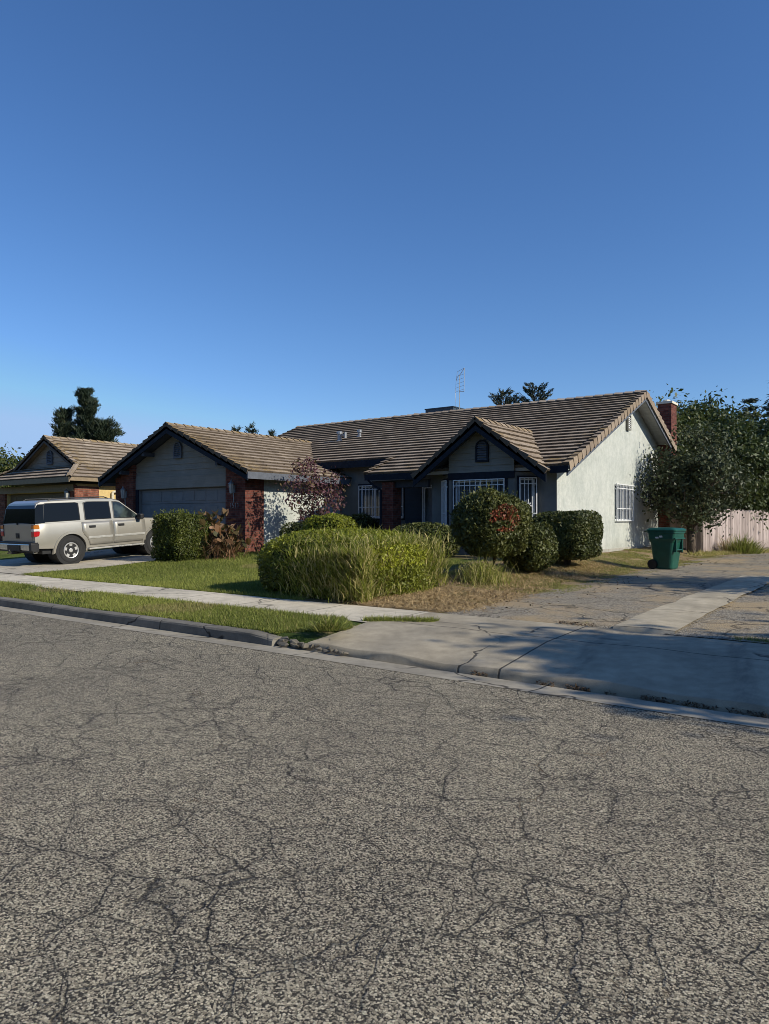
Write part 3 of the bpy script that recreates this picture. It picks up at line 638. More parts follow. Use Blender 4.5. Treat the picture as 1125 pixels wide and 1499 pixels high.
barge(mb, (XR-.03,YR,ZR-.16), (XR-.03,29.8,ZR-.16-P_*4.0), .12, .04, (-1,0,0)); barge(mb, (XR-.03,YR,ZR-.19), (XR-.03,YE,ZE-.19), .10, .04, (-1,0,0))
mb.build('fascia', M['fascia'], house)
# soffit skirts (underside closing) and outlookers on the garage gable
mb = MB()
for s, zz in ((-1,4.0),(-1,3.4),(1,3.5)):
    mb = MB(); x = GXC + s*(GH-.25-zz)/GP; mb.box(x-.06,x+.06,GYF+.04,15.9,zz-.14,zz); mb.build('outlooker', M['beam'], house)
mb = MB()
mb.box(-14.2,-12.0,18.78,18.92,2.62,2.86)       # porch beam
mb.build('beam', M['beam'], house)
# walls
Zg = .42; zr = lambda y: ZE+P_*(y-YE)-.15
wm = MB()
side = Wall((-7.85,19.0),(-7.85,29.2))
sw = [(5.0,6.8,1.56,2.78),(8.55,9.75,2.12,2.82)]
side.rect(wm, Zg, 2.9, sw)
wm.add([side.pt(0,2.9),side.pt(10.2,2.9),side.pt(10.2,ZR-.15-P_*3.4),side.pt(6.8,ZR-.15),side.pt(0,zr(19.0)+.0)])
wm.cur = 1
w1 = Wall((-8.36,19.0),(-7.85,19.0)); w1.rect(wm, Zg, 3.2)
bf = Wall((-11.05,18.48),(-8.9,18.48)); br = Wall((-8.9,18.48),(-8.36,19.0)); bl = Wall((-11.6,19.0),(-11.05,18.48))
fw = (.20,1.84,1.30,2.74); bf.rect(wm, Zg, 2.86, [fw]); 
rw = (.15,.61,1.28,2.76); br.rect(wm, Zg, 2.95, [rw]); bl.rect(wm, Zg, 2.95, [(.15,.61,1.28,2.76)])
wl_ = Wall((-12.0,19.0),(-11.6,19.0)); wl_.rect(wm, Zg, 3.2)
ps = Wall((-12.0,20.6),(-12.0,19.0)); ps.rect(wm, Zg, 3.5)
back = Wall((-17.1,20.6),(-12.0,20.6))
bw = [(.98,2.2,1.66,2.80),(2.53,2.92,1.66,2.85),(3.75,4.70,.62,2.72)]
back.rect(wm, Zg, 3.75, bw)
wm.cur = 0
wm.add([(-7.85,29.2,Zg),(-24.0,29.2,Zg),(-24.0,29.2,4.4),(-7.85,29.2,4.4)])
wm.add([(-24.0,29.2,Zg),(-24.0,20.0,Zg),(-24.0,20.0,zr(20)),(-24.0,25.8,ZR-.15),(-24.0,29.2,4.5)])
gs = Wall((-17.1,15.95),(-17.1,20.6)); gs.rect(wm, Zg, 3.0)
gw = Wall((-24.15,20.6),(-24.15,15.95)); gw.rect(wm, Zg, 3.0)
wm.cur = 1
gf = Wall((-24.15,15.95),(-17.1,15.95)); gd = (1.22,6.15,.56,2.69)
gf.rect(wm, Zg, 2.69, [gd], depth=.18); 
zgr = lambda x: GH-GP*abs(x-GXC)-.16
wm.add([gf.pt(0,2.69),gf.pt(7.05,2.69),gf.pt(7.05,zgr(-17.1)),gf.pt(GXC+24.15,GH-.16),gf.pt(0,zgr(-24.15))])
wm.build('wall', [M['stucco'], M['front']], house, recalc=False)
# horizontal porch / eave soffit boards
mb = MB(); mb.box(-14.2,-7.9,18.56,20.58,2.865,2.88) if False else None
# foundation strip
mb = MB(); mb.box(-7.87,-7.825,18.95,29.2,.1,.62); mb.build('foundation', M['foundation'], house)
# siding on gables
mb = MB()
pg = [(1.07,3.12),(6.15,3.12),(6.15,zgr(-18.0)),(GXC+24.15,GH-.17),(1.07,zgr(-23.08))]
lap_siding(mb, gf, pg, 3.12, .21); mb.build('siding', M['siding'], house); mb = MB()
zbr = lambda a: BH-BP*abs(-11.05+a-BXC)-.13
pgb = [(0,2.98),(2.15,2.98),(2.15,zbr(2.15)),(BXC+11.05,BH-.13),(0,zbr(0))]
lap_siding(mb, bf, pgb, 2.98, .19, o=.02)
bf.box(mb, 0,2.15,2.86,3.7,-.02,.018)
mb.build('siding', M['siding'], house)
mb = MB(); lap_siding(mb, Wall((-14.1,20.57),(-13.42,20.57)), [(0,.5),(.68,.5),(.68,3.3),(0,3.3)], .5, .22); mb.build('entry_siding', M['navy_siding'], house)
mb = MB(); gf.box(mb, 1.07,6.15,2.70,3.12,.0,.045); mb.build('header_board', M['siding'], house)
mb = MB(); bf.box(mb,-.02,2.17,2.78,2.98,.02,.05); mb.build('trim_board', NAVY, house)
mb = MB(); gf.box(mb, 1.07,1.22,.5,2.70,.0,.05); mb.build('trim_board', NAVY, house)
# brick piers
for x0,x1 in ((-24.2,-23.08),(-18.0,-17.06)):
    mb = MB(); mb.prism([(x0,15.80,.4),(x1,15.80,.4),(x1,15.80,zgr(x1)+.0),(x0,15.80,zgr(x0))], (0,.145,0))
    if x0 < -20: mb.build('brick_pier', M['brick'], house)
mb.box(-17.099,-17.06,15.946,16.62,.4,2.95)
mb.build('brick_pier', M['brick'], house)
mb = MB(); mb.box(-13.72,-13.26,18.66,19.10,.45,2.80); mb.build('porch_column', M['brick'], house)
mb = MB(); mb.box(-14.2,-12.0,18.7,20.6,.30,.60); mb.build('porch_slab', M['foundation'], house)
# garage door: 4 x 8 raised panels
mb = MB(); gf.box(mb, 1.22,6.15,.56,2.69,-.18,-.14)
for r in range(4):
    z0 = .57+r*.53; 
    gf.box(mb, 1.23,6.14,z0,z0+.51,-.14,-.115)
    for c in range(8):
        a0 = 1.23+c*.614+.06; gf.box(mb, a0,a0+.494,z0+.085,z0+.425,-.115,-.100)
mb.build('garage_door', M['garage_door'], house, bevel=.006)
# windows
window(house, side, *sw[0], nb=11, name='window'); window(house, side, *sw[1], nb=5)
window(house, bf, *fw, nb=9, casing=NAVY, casing_w=.10); window(house, br, *rw, nb=4, casing=NAVY, casing_w=.08, motif=True, muntin=False); window(house, bl, .15,.61,1.28,2.76, nb=4, casing=NAVY, casing_w=.08, muntin=False)
window(house, back, *bw[0], nb=8, casing=NAVY); window(house, back, *bw[1], nb=3, casing=NAVY, muntin=False)
# front door with white security door
mb = MB(); back.box(mb, 3.75,4.70,.62,2.72,-.09,-.06); door = mb.build('front_door', M['door_paint'], house)
mb = MB()
for q in ((3.70,3.76,.62,2.78),(4.69,4.75,.62,2.78),(3.76,4.69,2.72,2.78)): back.box(mb,*q,.0,.03)
for q in ((3.78,3.82,.64,2.70),(4.63,4.67,.64,2.70),(3.82,4.63,2.66,2.70),(3.82,4.63,.64,.68)): back.box(mb,*q,-.01,.02)
mb.build('door_frame', M['white'], door)
mb = MB(); mb.tube(back.pt(4.55,1.6,-.06), back.pt(4.55,1.6,.03), .03); mb.build('handle', M['chrome'], door)
gable_vent(house, gf, GXC+24.15, 3.74, 4.32, .42, (M['fascia'], M['fascia'])); gable_vent(house, bf, BXC+11.05, 3.27, 3.92, .42, (NAVY, M['fascia']))
gable_vent(house, side, 6.35, 4.75, 5.28, .34, (M['siding'], M['white']), arch=False)
# lanterns and number
def lantern(parent, wl, a, z, o):
    mb = MB(); wl.box(mb, a-.05,a+.05,z-.12,z+.12,o,o+.025); mb.tube(wl.pt(a,z+.02,o), wl.pt(a,z+.06,o+.13), .012)
    mb.lathe(wl.pt(a,z+.16,o+.13), (0,0,1), [(0,.095),(.03,.09),(.09,.03),(.13,.012),(.16,.012)], 8); mb.lathe(wl.pt(a,z-.16,o+.13), (0,0,1), [(0,.03),(.03,.055),(.04,.055)], 8)
    for i in range(4):
        an = math.pi/4+i*math.pi/2; mb.tube(wl.pt(a+.06*math.cos(an),z-.12,o+.13+.06*math.sin(an)), wl.pt(a+.085*math.cos(an),z+.17,o+.13+.085*math.sin(an)), .006, n=4)
    mb.tube(wl.pt(a,z-.42,o+.02), wl.pt(a,z-.10,o+.04), .014, .02, 6)
    l = mb.build('wall_lantern', M['grey_metal'], parent)
    mb = MB(); mb.lathe(wl.pt(a,z-.12,o+.13), (0,0,1), [(0,.05),(.28,.078)], 8); mb.build('lamp_glass', M['lamp_glass'], l)
lantern(house, gf, 6.15+.42, 2.58, .15); lantern(house, gf, .62, 2.52, .15)
SEG = {'1': ['r'], '5': 'tlmrb', '0': 'o'}
def digit(mb, wl, ch, a, z, w, h, o):
    st = {'1': [((.5,0),(.5,1)),((.2,.78),(.5,1))], '5': [((1,1),(0,1)),((0,1),(0,.55)),((0,.55),(.9,.5)),((.9,.5),(.95,.1)),((.95,.1),(0,0))]}[ch]
    for p,q in st: mb.tube(wl.pt(a+p[0]*w,z+p[1]*h,o), wl.pt(a+q[0]*w,z+q[1]*h,o), .012, n=5)
mb = MB()
for i, ch in enumerate('1511'): digit(mb, gf, ch, 6.38+i*.115, 1.98, .075, .15, .16)
mb.build('house_number', M['grey_metal'], house)
# chimney
mb = MB(); mb.box(-7.845,-7.33,29.25,30.05,.3,6.18); ch = mb.build('chimney', M['brick'], house)
mb = MB(); mb.box(-7.90,-7.28,29.20,30.10,6.18,6.27); mb.lathe((-7.6,29.6,6.27),(0,0,1),[(0,.16),(.10,.14)],10); mb.build('chimney_cap', M['cream'], ch)
# roof vents, cooler, aerial
def roofpt(x, y): return Vector((x,y,ZE+P_*(y-YE)))
def vent(x, y, h, r, tee):
    p = roofpt(x,y); mb = MB(); mb.lathe(p-Vector((0,0,.12)), (0,0,1), [(0,r*1.9),(.14,r*1.7),(.2,r),(h,r),(h+.01,r*1.5),(h+.10,r*1.5),(h+.14,r*.7)], 12)
    if tee: mb.tube(p+Vector((0,0,h*.55)), p+Vector((.30,0,h*.6)), r*.6); mb.tube(p+Vector((.30,0,h*.3)), p+Vector((.30,0,h*.9)), r*.7)
    mb.build('roof_vent', M['grey_metal'], house, smooth=False)
vent(-18.9,22.75,.42,.085,True); vent(-18.2,23.2,.30,.07,False)
mb = MB(); mb.box(-16.75,-15.35,26.0,27.1,5.55,6.36); mb.box(-16.78,-15.32,25.97,27.13,6.36,6.40)
for i in range(5): mb.box(-16.6,-15.5,25.975,26.0,5.9+i*.08,5.94+i*.08)
mb.build('roof_cooler', M['dark_metal'], house)
mb = MB(); ax, ay = -15.22, 26.3; mb.tube((ax,ay,5.75),(ax,ay,7.75),.02,n=6)
q = [(ax+.02,ay,7.05),(ax+.28,ay-.1,7.0),(ax+.30,ay-.1,8.0),(ax+.02,ay,7.75)]; mb.path(q,.012)
for i in range(5): z = 7.08+i*.16; mb.tube((ax-.16,ay+.02,z-.02),(ax+.29,ay-.1,z+.03),.007,n=4)
mb.path([(ax,ay,7.8),(ax-.16,ay,7.55),(ax-.2,ay,7.0),(ax-.17,ay,6.3),(ax-.13,ay,5.85)],.008,5); mb.path([(ax-.16,ay,7.55),(ax-.1,ay,7.9),(ax+.3,ay-.1,8.0)],.008,5)
mb.build('tv_aerial', M['ant'], house)
# downpipe at the porch
mb = MB(); mb.path([(-14.2,18.55,2.88),(-14.0,18.6,2.7),(-13.74,18.64,2.55),(-13.74,18.64,.6)],.035,8); mb.build('downpipe', NAVY, house)

# ------------------------------------------------------------------ neighbour house (left)
nh = thing('tan_house', 'tan stucco house with arched gable vent and brown garage door, left of the grey house', 'house')
NX, NH_, NP, NY = -30.25, 5.16, .52, 16.25; NE = NH_-NP*3.62
nR = Plane((NX+3.62,0,NE),(0,1,0),(-1,0,NP)); nL = Plane((NX-3.62,0,NE),(0,-1,0),(1,0,NP)); nF = Plane((0,15.35,NE),(1,0,0),(0,1,NP))
kn = math.sqrt(1+NP*NP); zs = NE+NP*(NY+.12-15.35)
mb = MB(); dk = MB()
def moss_n(p): return max(0, 1-(p.y-NY)/1.4)*.9*(random.random()<.8) if p.z>3.6 else .25*(random.random()<.3)
dxs = NY+.12-15.35
pr = g_uv(nR, [(NX+3.62,15.35,NE),(NX+3.62,26,NE),(NX,26,NH_),(NX,NY,NH_),(NX+3.62-dxs,NY,NE+NP*dxs)])
tiles(mb, nR, pr, moss=moss_n); deck(dk, nR, pr)
pl_ = g_uv(nL, [(NX-3.62,15.35,NE),(NX-3.62+dxs,NY,NE+NP*dxs),(NX,NY,NH_),(NX,26,NH_),(NX-3.62,26,NE)]); tiles(mb, nL, pl_); deck(dk, nL, pl_)
pf = [(NX-3.62,0),(NX+3.62,0),(NX+3.62-dxs,dxs*kn),(NX-3.62+dxs,dxs*kn)]; tiles(mb, nF, pf); deck(dk, nF, pf)
mb.build('roof', M['tile2'], nh, recalc=False); dk.build('soffit', M['tan_trim'], nh)
mb = MB(); ridge_caps(mb, (NX,NY,NH_),(NX,26,NH_),(-1,0,-NP),(1,0,-NP),.8); 
ridge_caps(mb, (NX+3.62-dxs,NY,NE+NP*dxs),(NX+3.62,15.35,NE),(0,-1,-NP*.6),(1,0,-NP*.6),.4); ridge_caps(mb, (NX-3.62+dxs,NY,NE+NP*dxs),(NX-3.62,15.35,NE),(-1,0,-NP*.6),(0,-1,-NP*.6),.2)
rake_tiles(mb, nR, NY, -1, dxs*kn, 3.62*kn, moss_n, drop=.05); rake_tiles(mb, nL, -NY, 1, dxs*kn, 3.62*kn, None, drop=.05)
mb.build('ridge_cap', M['tile2'], nh, recalc=False)
mb = MB(); h_ = 3.62-dxs
for s in (-1,1): barge(mb, (NX,NY,NH_-.03),(NX+s*h_,NY,NE+NP*dxs-.03),.20,.04,(0,1,0))
mb.build('barge_board', M['brown_trim'], nh)
mb = MB(); mb.box(NX-3.63,NX+3.63,15.31,15.35,NE-.20,NE+.0); mb.box(NX+3.61,NX+3.65,15.35,26,NE-.14,NE-.0); mb.box(NX-3.1,NX+3.1,15.80,15.86,2.74,3.02); mb.build('fascia', M['tan_trim'], nh)
nf = Wall((NX-3.15,15.92),(NX+3.15,15.92)); ns = Wall((NX+3.15,15.92),(NX+3.15,26)); mb = MB()
nd = (.62,5.52,.5,2.72); nf.rect(mb,.3,3.05,[nd],depth=.2); ns.rect(mb,.3,3.05); mb.add([(NX-3.15,26,.3),(NX-3.15,15.92,.3),(NX-3.15,15.92,3.05),(NX-3.15,26,3.05)]); mb.add([(NX+3.15,26,.3),(NX-3.15,26,.3),(NX-3.15,26,3.05),(NX,26,NH_-.15),(NX+3.15,26,3.05)])
mb.build('wall', M['yellow_stucco'], nh, recalc=False)
mb = MB(); ng = Wall((NX-3.15,NY+.32),(NX+3.15,NY+.32)); lap_siding(mb, ng, [(.3,3.3),(6.0,3.3),(6.0,NH_-NP*2.85-.16),(3.15,NH_-.16),(.3,NH_-NP*2.85-.16)],3.3,.2); mb.build('siding', M['tan_siding'], nh)
gable_vent(nh, ng, 3.15, 4.0, 4.62, .44, (M['fascia'],M['fascia']))
mb = MB(); nf.box(mb,.62,5.52,.5,2.72,-.2,-.16)
for r in range(4):
    z0 = .51+r*.55; nf.box(mb,.63,5.51,z0,z0+.53,-.16,-.14)
    for c in range(8): a0 = .63+c*.61+.06; nf.box(mb,a0,a0+.49,z0+.09,z0+.44,-.14,-.128)
mb.build('garage_door', M['tan_door'], nh, bevel=.006)
mb = MB(); nf.box(mb,-.03,.60,.3,3.0,.0,.10); mb.build('brick_pier', M['brick2'], nh)
mb = MB(); nf.box(mb,5.54,6.33,.3,3.0,.0,.10); mb.box(NX+3.152,NX+3.19,15.921,16.9,.3,2.95); mb.build('brick_pier', M['brick2'], nh)
mb = MB(); x = NX+3.15; mb.path([(x+.42,18.2,NE-.1),(x+.40,18.2,NE-.28),(x+.08,17.5,NE-.55),(x+.08,17.5,.4)],.05,8); mb.build('downpipe', M['cream'], nh)
lantern(nh, nf, 5.95, 2.55, .1)

# ------------------------------------------------------------------ suv
def arc(cy, cz, r, a0, a1, n): return [(cy+r*math.cos(a), cz+r*math.sin(a)) for a in np.linspace(a0,a1,n)]
def make_suv(loc, rotz):
    car = thing('parked_suv', 'champagne silver four-door SUV parked on the driveway, seen from its rear right corner', 'car')
    HW = .985; RA, FA = -1.38, 1.57
    def hw(y, z):  # half width: plan taper at the ends, tuck-under and shoulder
        b = HW
        if y < -2.1: b -= .05*((-2.1-y)/.35)**2
        if y > 1.9: b -= .13*((y-1.9)/.6)**2
        b -= .05*max(0,(.72-z)/.30)**2 if z<.72 else .052*((z-.72)/.48)**2.2
        return b
    def zhi(y): return float(np.interp(y, [-2.44,-2.40,.80,1.05,1.9,2.36,2.46,2.50], [1.19,1.215,1.215,1.205,1.145,1.07,1.02,.96]))
    def zlo(y):
        z = float(np.interp(y, [-2.44,-1.85,-1.8,1.0,2.1,2.5], [.52,.48,.42,.42,.46,.50]))
        for a in (RA,FA):
            d = abs(y-a)
            if d < .475: z = max(z, .40+math.sqrt(.475**2-d*d))
        return z
    ys = sorted(set([round(v,3) for v in list(np.linspace(-2.44,2.50,60)) + [a+.475*math.sin(t) for a in (RA,FA) for t in np.linspace(-1.57,1.57,19)]]))
    mb = MB(); nz = 10; V=[]; 
    for s in (1,-1):
        for y in ys:
            lo, hi = zlo(y), zhi(y)
            for k in range(nz):
                z = lo+(hi-lo)*(k/(nz-1))**.85; V.append((s*hw(y,z), y, z))
    ny = len(ys); fs=[]
    for s in (0,1):
        for i in range(ny-1):
            for k in range(nz-1): a=s*ny*nz+i*nz+k; fs.append((a,a+nz,a+nz+1,a+1))
    # bonnet and belt: crowned rows joining the two sides
    base=len(V); cr=(.985,.93,.6,.2,-.2,-.6,-.93,-.985)
    for y in ys:
        for c in cr: V.append((c*hw(y,zhi(y)), y, zhi(y)+(.022 if abs(c)<.97 else .010)+.02*(1-c*c)))
    nc=len(cr)
    for i in range(ny-1):
        for k in range(nc-1): a=base+i*nc+k; fs.append((a,a+nc,a+nc+1,a+1))
        R0=i*nz+nz-1; fs.append((R0,R0+nz,base+(i+1)*nc,base+i*nc)); L0=ny*nz+i*nz+nz-1; fs.append((L0,L0+nz,base+(i+1)*nc+nc-1,base+i*nc+nc-1))
    # ends
    for i in (0,ny-1):
        r=[i*nz+k for k in range(nz)]; l=[ny*nz+i*nz+k for k in range(nz)]
        for k in range(nz-1): fs.append((r[k],r[k+1],l[k+1],l[k]))
        fs.append([r[-1]]+[base+i*nc+k for k in range(nc)]+[l[-1]])
    mb.add(V, fs); body = mb.build('body', M['paint'], car, smooth=True)
    md = body.modifiers.new('edge','EDGE_SPLIT'); md.split_angle = R_(38)
    # greenhouse with pillars
    zb_, zt = 1.20, 1.83
    def gw(z): t=(z-zb_)/(zt-zb_); return .925-.115*t-.02*t*t
    gp = [(-2.415,1.20),(-2.345,1.66),(-2.29,1.775),(-2.15,1.838),(-1.5,1.862),(-.6,1.868),(.10,1.848),(.36,1.79),(1.12,1.20)]
    mb = MB(); m = len(gp)
    Rr = [(gw(min(z,zt)),y,z) for y,z in gp]; Ll = [(-x,y,z) for x,y,z in Rr]
    C1 = [(x-.10 if z>1.5 else x-.04,y,z+(.035 if 1.70<z else 0)) for x,y,z in Rr]; C2 = [(-x,y,z) for x,y,z in C1]
    P = Rr+C1+C2+Ll; fs=[]
    for k in range(3):
        for i in range(m-1): fs.append((k*m+i,k*m+i+1,(k+1)*m+i+1,(k+1)*m+i))
    mb.add(P,fs); mb.add(Rr); mb.add(Ll)
    mb.build('cabin', M['paint'], body)
    def sidept(s,y,z,o): return (s*(gw(z)+o),y,z)
    def glass(s, quad, mat, nm):
        mb = MB(); q = [sidept(s,y,z,.006) for y,z in quad]; mb.add(q); g = mb.build(nm, mat, car)
        c = (sum(y for y,z in quad)/len(quad), sum(z for y,z in quad)/len(quad)); mb = MB(); big = []
        for y,z in quad:
            d = Vector((y-c[0],z-c[1])); d = d+d.normalized()*.035; big.append((c[0]+d.x,c[1]+d.y))
        nn=len(quad); mb.add([sidept(s,y,z,.004) for y,z in big]+[sidept(s,y,z,.008) for y,z in quad],[(i,(i+1)%nn,nn+(i+1)%nn,nn+i) for i in range(nn)])
        mb.build('window_trim', M['black'], g)
    for s in (1,-1):
        glass(s,[(-2.16,1.265),(-1.06,1.275),(-1.05,1.76),(-1.14,1.79),(-2.02,1.785),(-2.09,1.75)],M['glass_dark'],'side_window')
        glass(s,[(-.87,1.275),(-.03,1.27),(-.03,1.775),(-.74,1.79),(-.85,1.76)],M['glass_dark'],'door_window')
        glass(s,[(.10,1.275),(1.0,1.245),(.83,1.38),(.36,1.73),(.26,1.755),(.12,1.765)],M['glass'],'door_window')
        # doors: proud plates on the body side
        def plate(y0,y1,z0,z1,nm,cut=None):
            ys=np.linspace(y0,y1,9); zz=np.linspace(z0,z1,9); mb=MB(); pts=[]; 
            for y in ys:
                for z in zz:
                    yy=y
                    if cut is not None:
                        lim = cut+math.sqrt(max(0,.60**2-(z-.40)**2)) if z<1.0 else y0
                        yy = y0t(y,y0,y1,max(y0,lim))
                    pts.append((s*(hw(yy,z)+.006),yy,z))
            fs=[(i*9+j,(i+1)*9+j,(i+1)*9+j+1,i*9+j+1) for i in range(8) for j in range(8)]
            mb.add(pts,fs); o=mb.build(nm,M['paint'],car,smooth=True)
            md=o.modifiers.new('s','SOLIDIFY'); md.thickness=.02; md.offset=0; return o
        def y0t(y,a,b,na): return na+(y-a)/(b-a)*(b-na)
        dr = plate(-1.02,-.005,.50,1.195,'door',cut=RA); df = plate(.015,1.16,.50,1.185,'door')
        for d,y in ((dr,-.78),(df,.20)):
            mb=MB(); b=hw(y,1.04)+.012; mb.box(s*b-.018,s*b+.018,y-.02,y+.20,1.005,1.085); mb.build('handle',M['black'],d,bevel=.015)
        # lower moulding strips
        for y0,y1,d in ((-.84,-.03,dr),(.04,1.12,df)):
            mb=MB(); b=hw(0,.74)+.014; mb.box(s*b-.014,s*b+.014,y0,y1,.685,.755); mb.build('side_moulding',M['cladding'],d,bevel=.012)
        # wheel arch flares
        for ax in (RA,FA):
            mb=MB(); a0=arc(ax,.40,.475,math.pi+.12,-.12,19); a1=arc(ax,.40,.535,math.pi+.16,-.16,19)
            I=[(s*(hw(y,z)+.022),y,z) for y,z in a0]; O=[(s*(hw(y,z)+.022),y,z) for y,z in a1]; OB=[(s*(hw(y,z)-.02),y,z) for y,z in arc(ax,.40,.555,math.pi+.16,-.16,19)]; IB=[(s*(hw(y,z)-.12),y,z) for y,z in a0]
            q=19; mb.add(IB+I+O+OB,[(k*q+i,k*q+i+1,(k+1)*q+i+1,(k+1)*q+i) for k in range(3) for i in range(q-1)]); mb.build('wheel_arch',M['paint'],body)
            mb=MB(); mb.lathe((s*.45,ax,.40),(s,0,0),[(0,.47),(.48,.47)],20); mb.build('wheel_well',M['black'],body)
        mb=MB(); mb.box(s*.99-.10 if s>0 else -.99-.06,s*.99+.06 if s>0 else -.99+.10,-.86,1.06,.36,.41); mb.build('running_board',M['cladding'],car,bevel=.015)
        # tail lamp
        mb=MB(); x0=s*.905; 
        tl=thing('tail_lamp',None,None); tl.parent=car
        for z0,z1,mm,nm in ((.86,1.005,'red_lens','brake_lens'),(1.008,1.075,'white_lens','reverse_lens'),(1.078,1.185,'amber_lens','indicator_lens')):
            mb=MB(); mb.box(min(s*.80,s*.958),max(s*.80,s*.958),-2.478,-2.30,z0,z1); mb.build(nm,M[mm],tl,bevel=.012)
        mb=MB(); mb.box(min(s*.79,s*.945),max(s*.79,s*.945),-2.468,-2.33,.85,1.195); mb.build('lamp_housing',M['black'],tl)
        # mirror
        mb=MB(); mb.box(min(s*.95,s*1.18),max(s*.95,s*1.18),.86,1.0,1.19,1.36); mb.build('wing_mirror',M['black'],car,bevel=.035)
        # head lamp
        mb=MB(); mb.box(min(s*.55,s*.93),max(s*.55,s*.93),2.38,2.505,.86,1.0); mb.build('headlight',M['white_lens'],car,bevel=.02)
        # roof rail
        mb=MB(); mb.path([(s*.70,-1.9,1.87),(s*.70,-1.8,1.925),(s*.70,-.1,1.93),(s*.70,.05,1.875)],.018,8)
        for y in (-1.2,-.6): mb.tube((s*.70,y,1.86),(s*.70,y,1.93),.016)
        mb.build('roof_rail',M['black'],car)
        # wheels
        for ax in (RA,FA):
            wh=thing('wheel',None,None,(s*.80,ax,.385)); wh.parent=car
            mb=MB(); mb.lathe((-s*.12,0,0),(s,0,0),[(0,.25),(0,.33),(.03,.372),(.07,.385),(.20,.385),(.245,.372),(.265,.34),(.265,.252),(.24,.236),(.10,.236)],36); mb.build('tyre',M['rubber'],wh,smooth=True)
            mb=MB(); d=s
            mb.lathe((d*.05,0,0),(s,0,0),[(0,.236),(.095,.236),(.105,.225),(.095,.205),(.03,.19),(.0,.18)],32)
            mb.lathe((d*.07,0,0),(s,0,0),[(0,.07),(.055,.068),(.07,.045)],20)
            for i in range(5):
                a=i*2*math.pi/5+.3; c,sn=math.cos(a),math.sin(a); t=Vector((0,-sn,c)); r=Vector((0,c,sn)); X=Vector((s,0,0))
                mb.hexa([r*.05-t*.045+X*.06,r*.21-t*.062+X*.06,r*.21+t*.062+X*.06,r*.05+t*.045+X*.06,r*.05-t*.032+X*.125,r*.21-t*.05+X*.135,r*.21+t*.05+X*.135,r*.05+t*.032+X*.125])
            mb.build('rim',M['alloy'],wh)
            mb=MB(); mb.lathe((d*.02,0,0),(s,0,0),[(0,.2),(.03,.2)],24); mb.build('brake_disc',M['black'],wh)
    # tailgate and rear glass
    mb=MB(); mb.box(-.79,.79,-2.455,-2.43,.70,1.20); tg=mb.build('tailgate',M['paint'],car,bevel=.01)
    mb=MB(); mb.box(-.10,.10,-2.465,-2.455,.80,.95); mb.build('plate_recess',M['black'],tg); mb=MB(); mb.box(-.07,.07,-2.475,-2.465,.83,.90); mb.build('handle',M['black'],tg,bevel=.01)
    mb=MB(); yy=lambda z:-2.415+(z-1.20)/.46*.07
    g=[(-.86,yy(1.22)-.010,1.22),(.86,yy(1.22)-.010,1.22),(.80,yy(1.655)-.010,1.655),(-.80,yy(1.655)-.010,1.655)]; mb.add(g); t2=gw(1.775)-.05; mb.add([g[3],g[2],(t2,-2.302,1.772),(-t2,-2.302,1.772)]); rg=mb.build('rear_window',M['glass_dark'],car)
    for s in (1,-1):
        mb=MB(); x1,x2=gw(1.225)+.007,gw(1.655)+.007
        mb.add([(s*.86,yy(1.22)-.011,1.22),(s*x1,yy(1.22)-.009,1.22),(s*x2,yy(1.655)-.009,1.655),(s*.80,yy(1.655)-.011,1.655)])
        mb.add([(s*x1,yy(1.22)-.009,1.22),(s*x1,-2.13,1.235),(s*(gw(1.775)+.007),-2.02,1.775),(s*(gw(1.77)+.007),-2.27,1.772),(s*x2,yy(1.655)-.009,1.655)]); mb.build('rear_pillar',M['glass_dark'],rg)
    mb=MB(); mb.tube((.0,-2.40,1.24),(.42,-2.385,1.33),.010); mb.tube((0,-2.47,1.22),(0,-2.38,1.24),.03); mb.build('wiper',M['black'],rg)
    mb=MB(); q=[(.84,1.125,1.215),(-.84,1.125,1.215),(-.70,.40,1.79),(.70,.40,1.79)]; mb.add([(x,y+.012,z+.012) for x,y,z in q]); mb.build('windscreen',M['glass'],car)
    # bumpers
    mb=MB(); mb.box(-.985,.985,-2.58,-2.38,.47,.66); rb=mb.build('rear_bumper',M['chrome'],car,bevel=.03)
    mb=MB(); mb.box(-.97,.97,-2.585,-2.37,.662,.70); mb.box(-.36,.36,-2.60,-2.56,.44,.62); mb.box(-.99,.99,-2.56,-2.36,.43,.47); mb.box(.86,.995,-2.592,-2.36,.46,.665); mb.box(-.995,-.86,-2.592,-2.36,.46,.665); mb.build('bumper_cladding',M['black'],rb,bevel=.01)
    mb=MB(); mb.box(-.06,.06,-2.66,-2.4,.36,.44); mb.box(-.35,.35,-2.5,-2.42,.38,.44); mb.lathe((0,-2.72,.42),(0,0,1),[(0,.02),(.05,.03),(.08,.015)],10); mb.box(-.035,.035,-2.76,-2.6,.385,.415); mb.build('tow_hitch',M['black'],rb)
    mb=MB(); mb.tube((.55,-2.3,.38),(.60,-2.05,.40),.035); mb.tube((.60,-2.05,.40),(.5,-1.0,.42),.03); mb.build('exhaust',M['chrome'],car)
    mb=MB(); mb.box(-.97,.97,2.40,2.54,.46,.70); mb.build('front_bumper',M['chrome'],car,bevel=.03)
    mb=MB(); mb.box(-.53,.53,2.46,2.515,.74,1.02); mb.build('grille',M['chrome'],car,bevel=.02)
    mb=MB(); mb.box(-.85,.85,-2.2,2.3,.34,.50); mb.lathe((-.8,RA,.38),(1,0,0),[(0,.05),(1.6,.05)],10); mb.build('underbody',M['black'],car)
    car.location=loc; car.rotation_euler=(R_(3.1),0,rotz)
    return car
# rear axle near (-20.9, 11.5)
make_suv((-20.75, 12.88, float(zg(-20.9,12.88))+.035), 0)

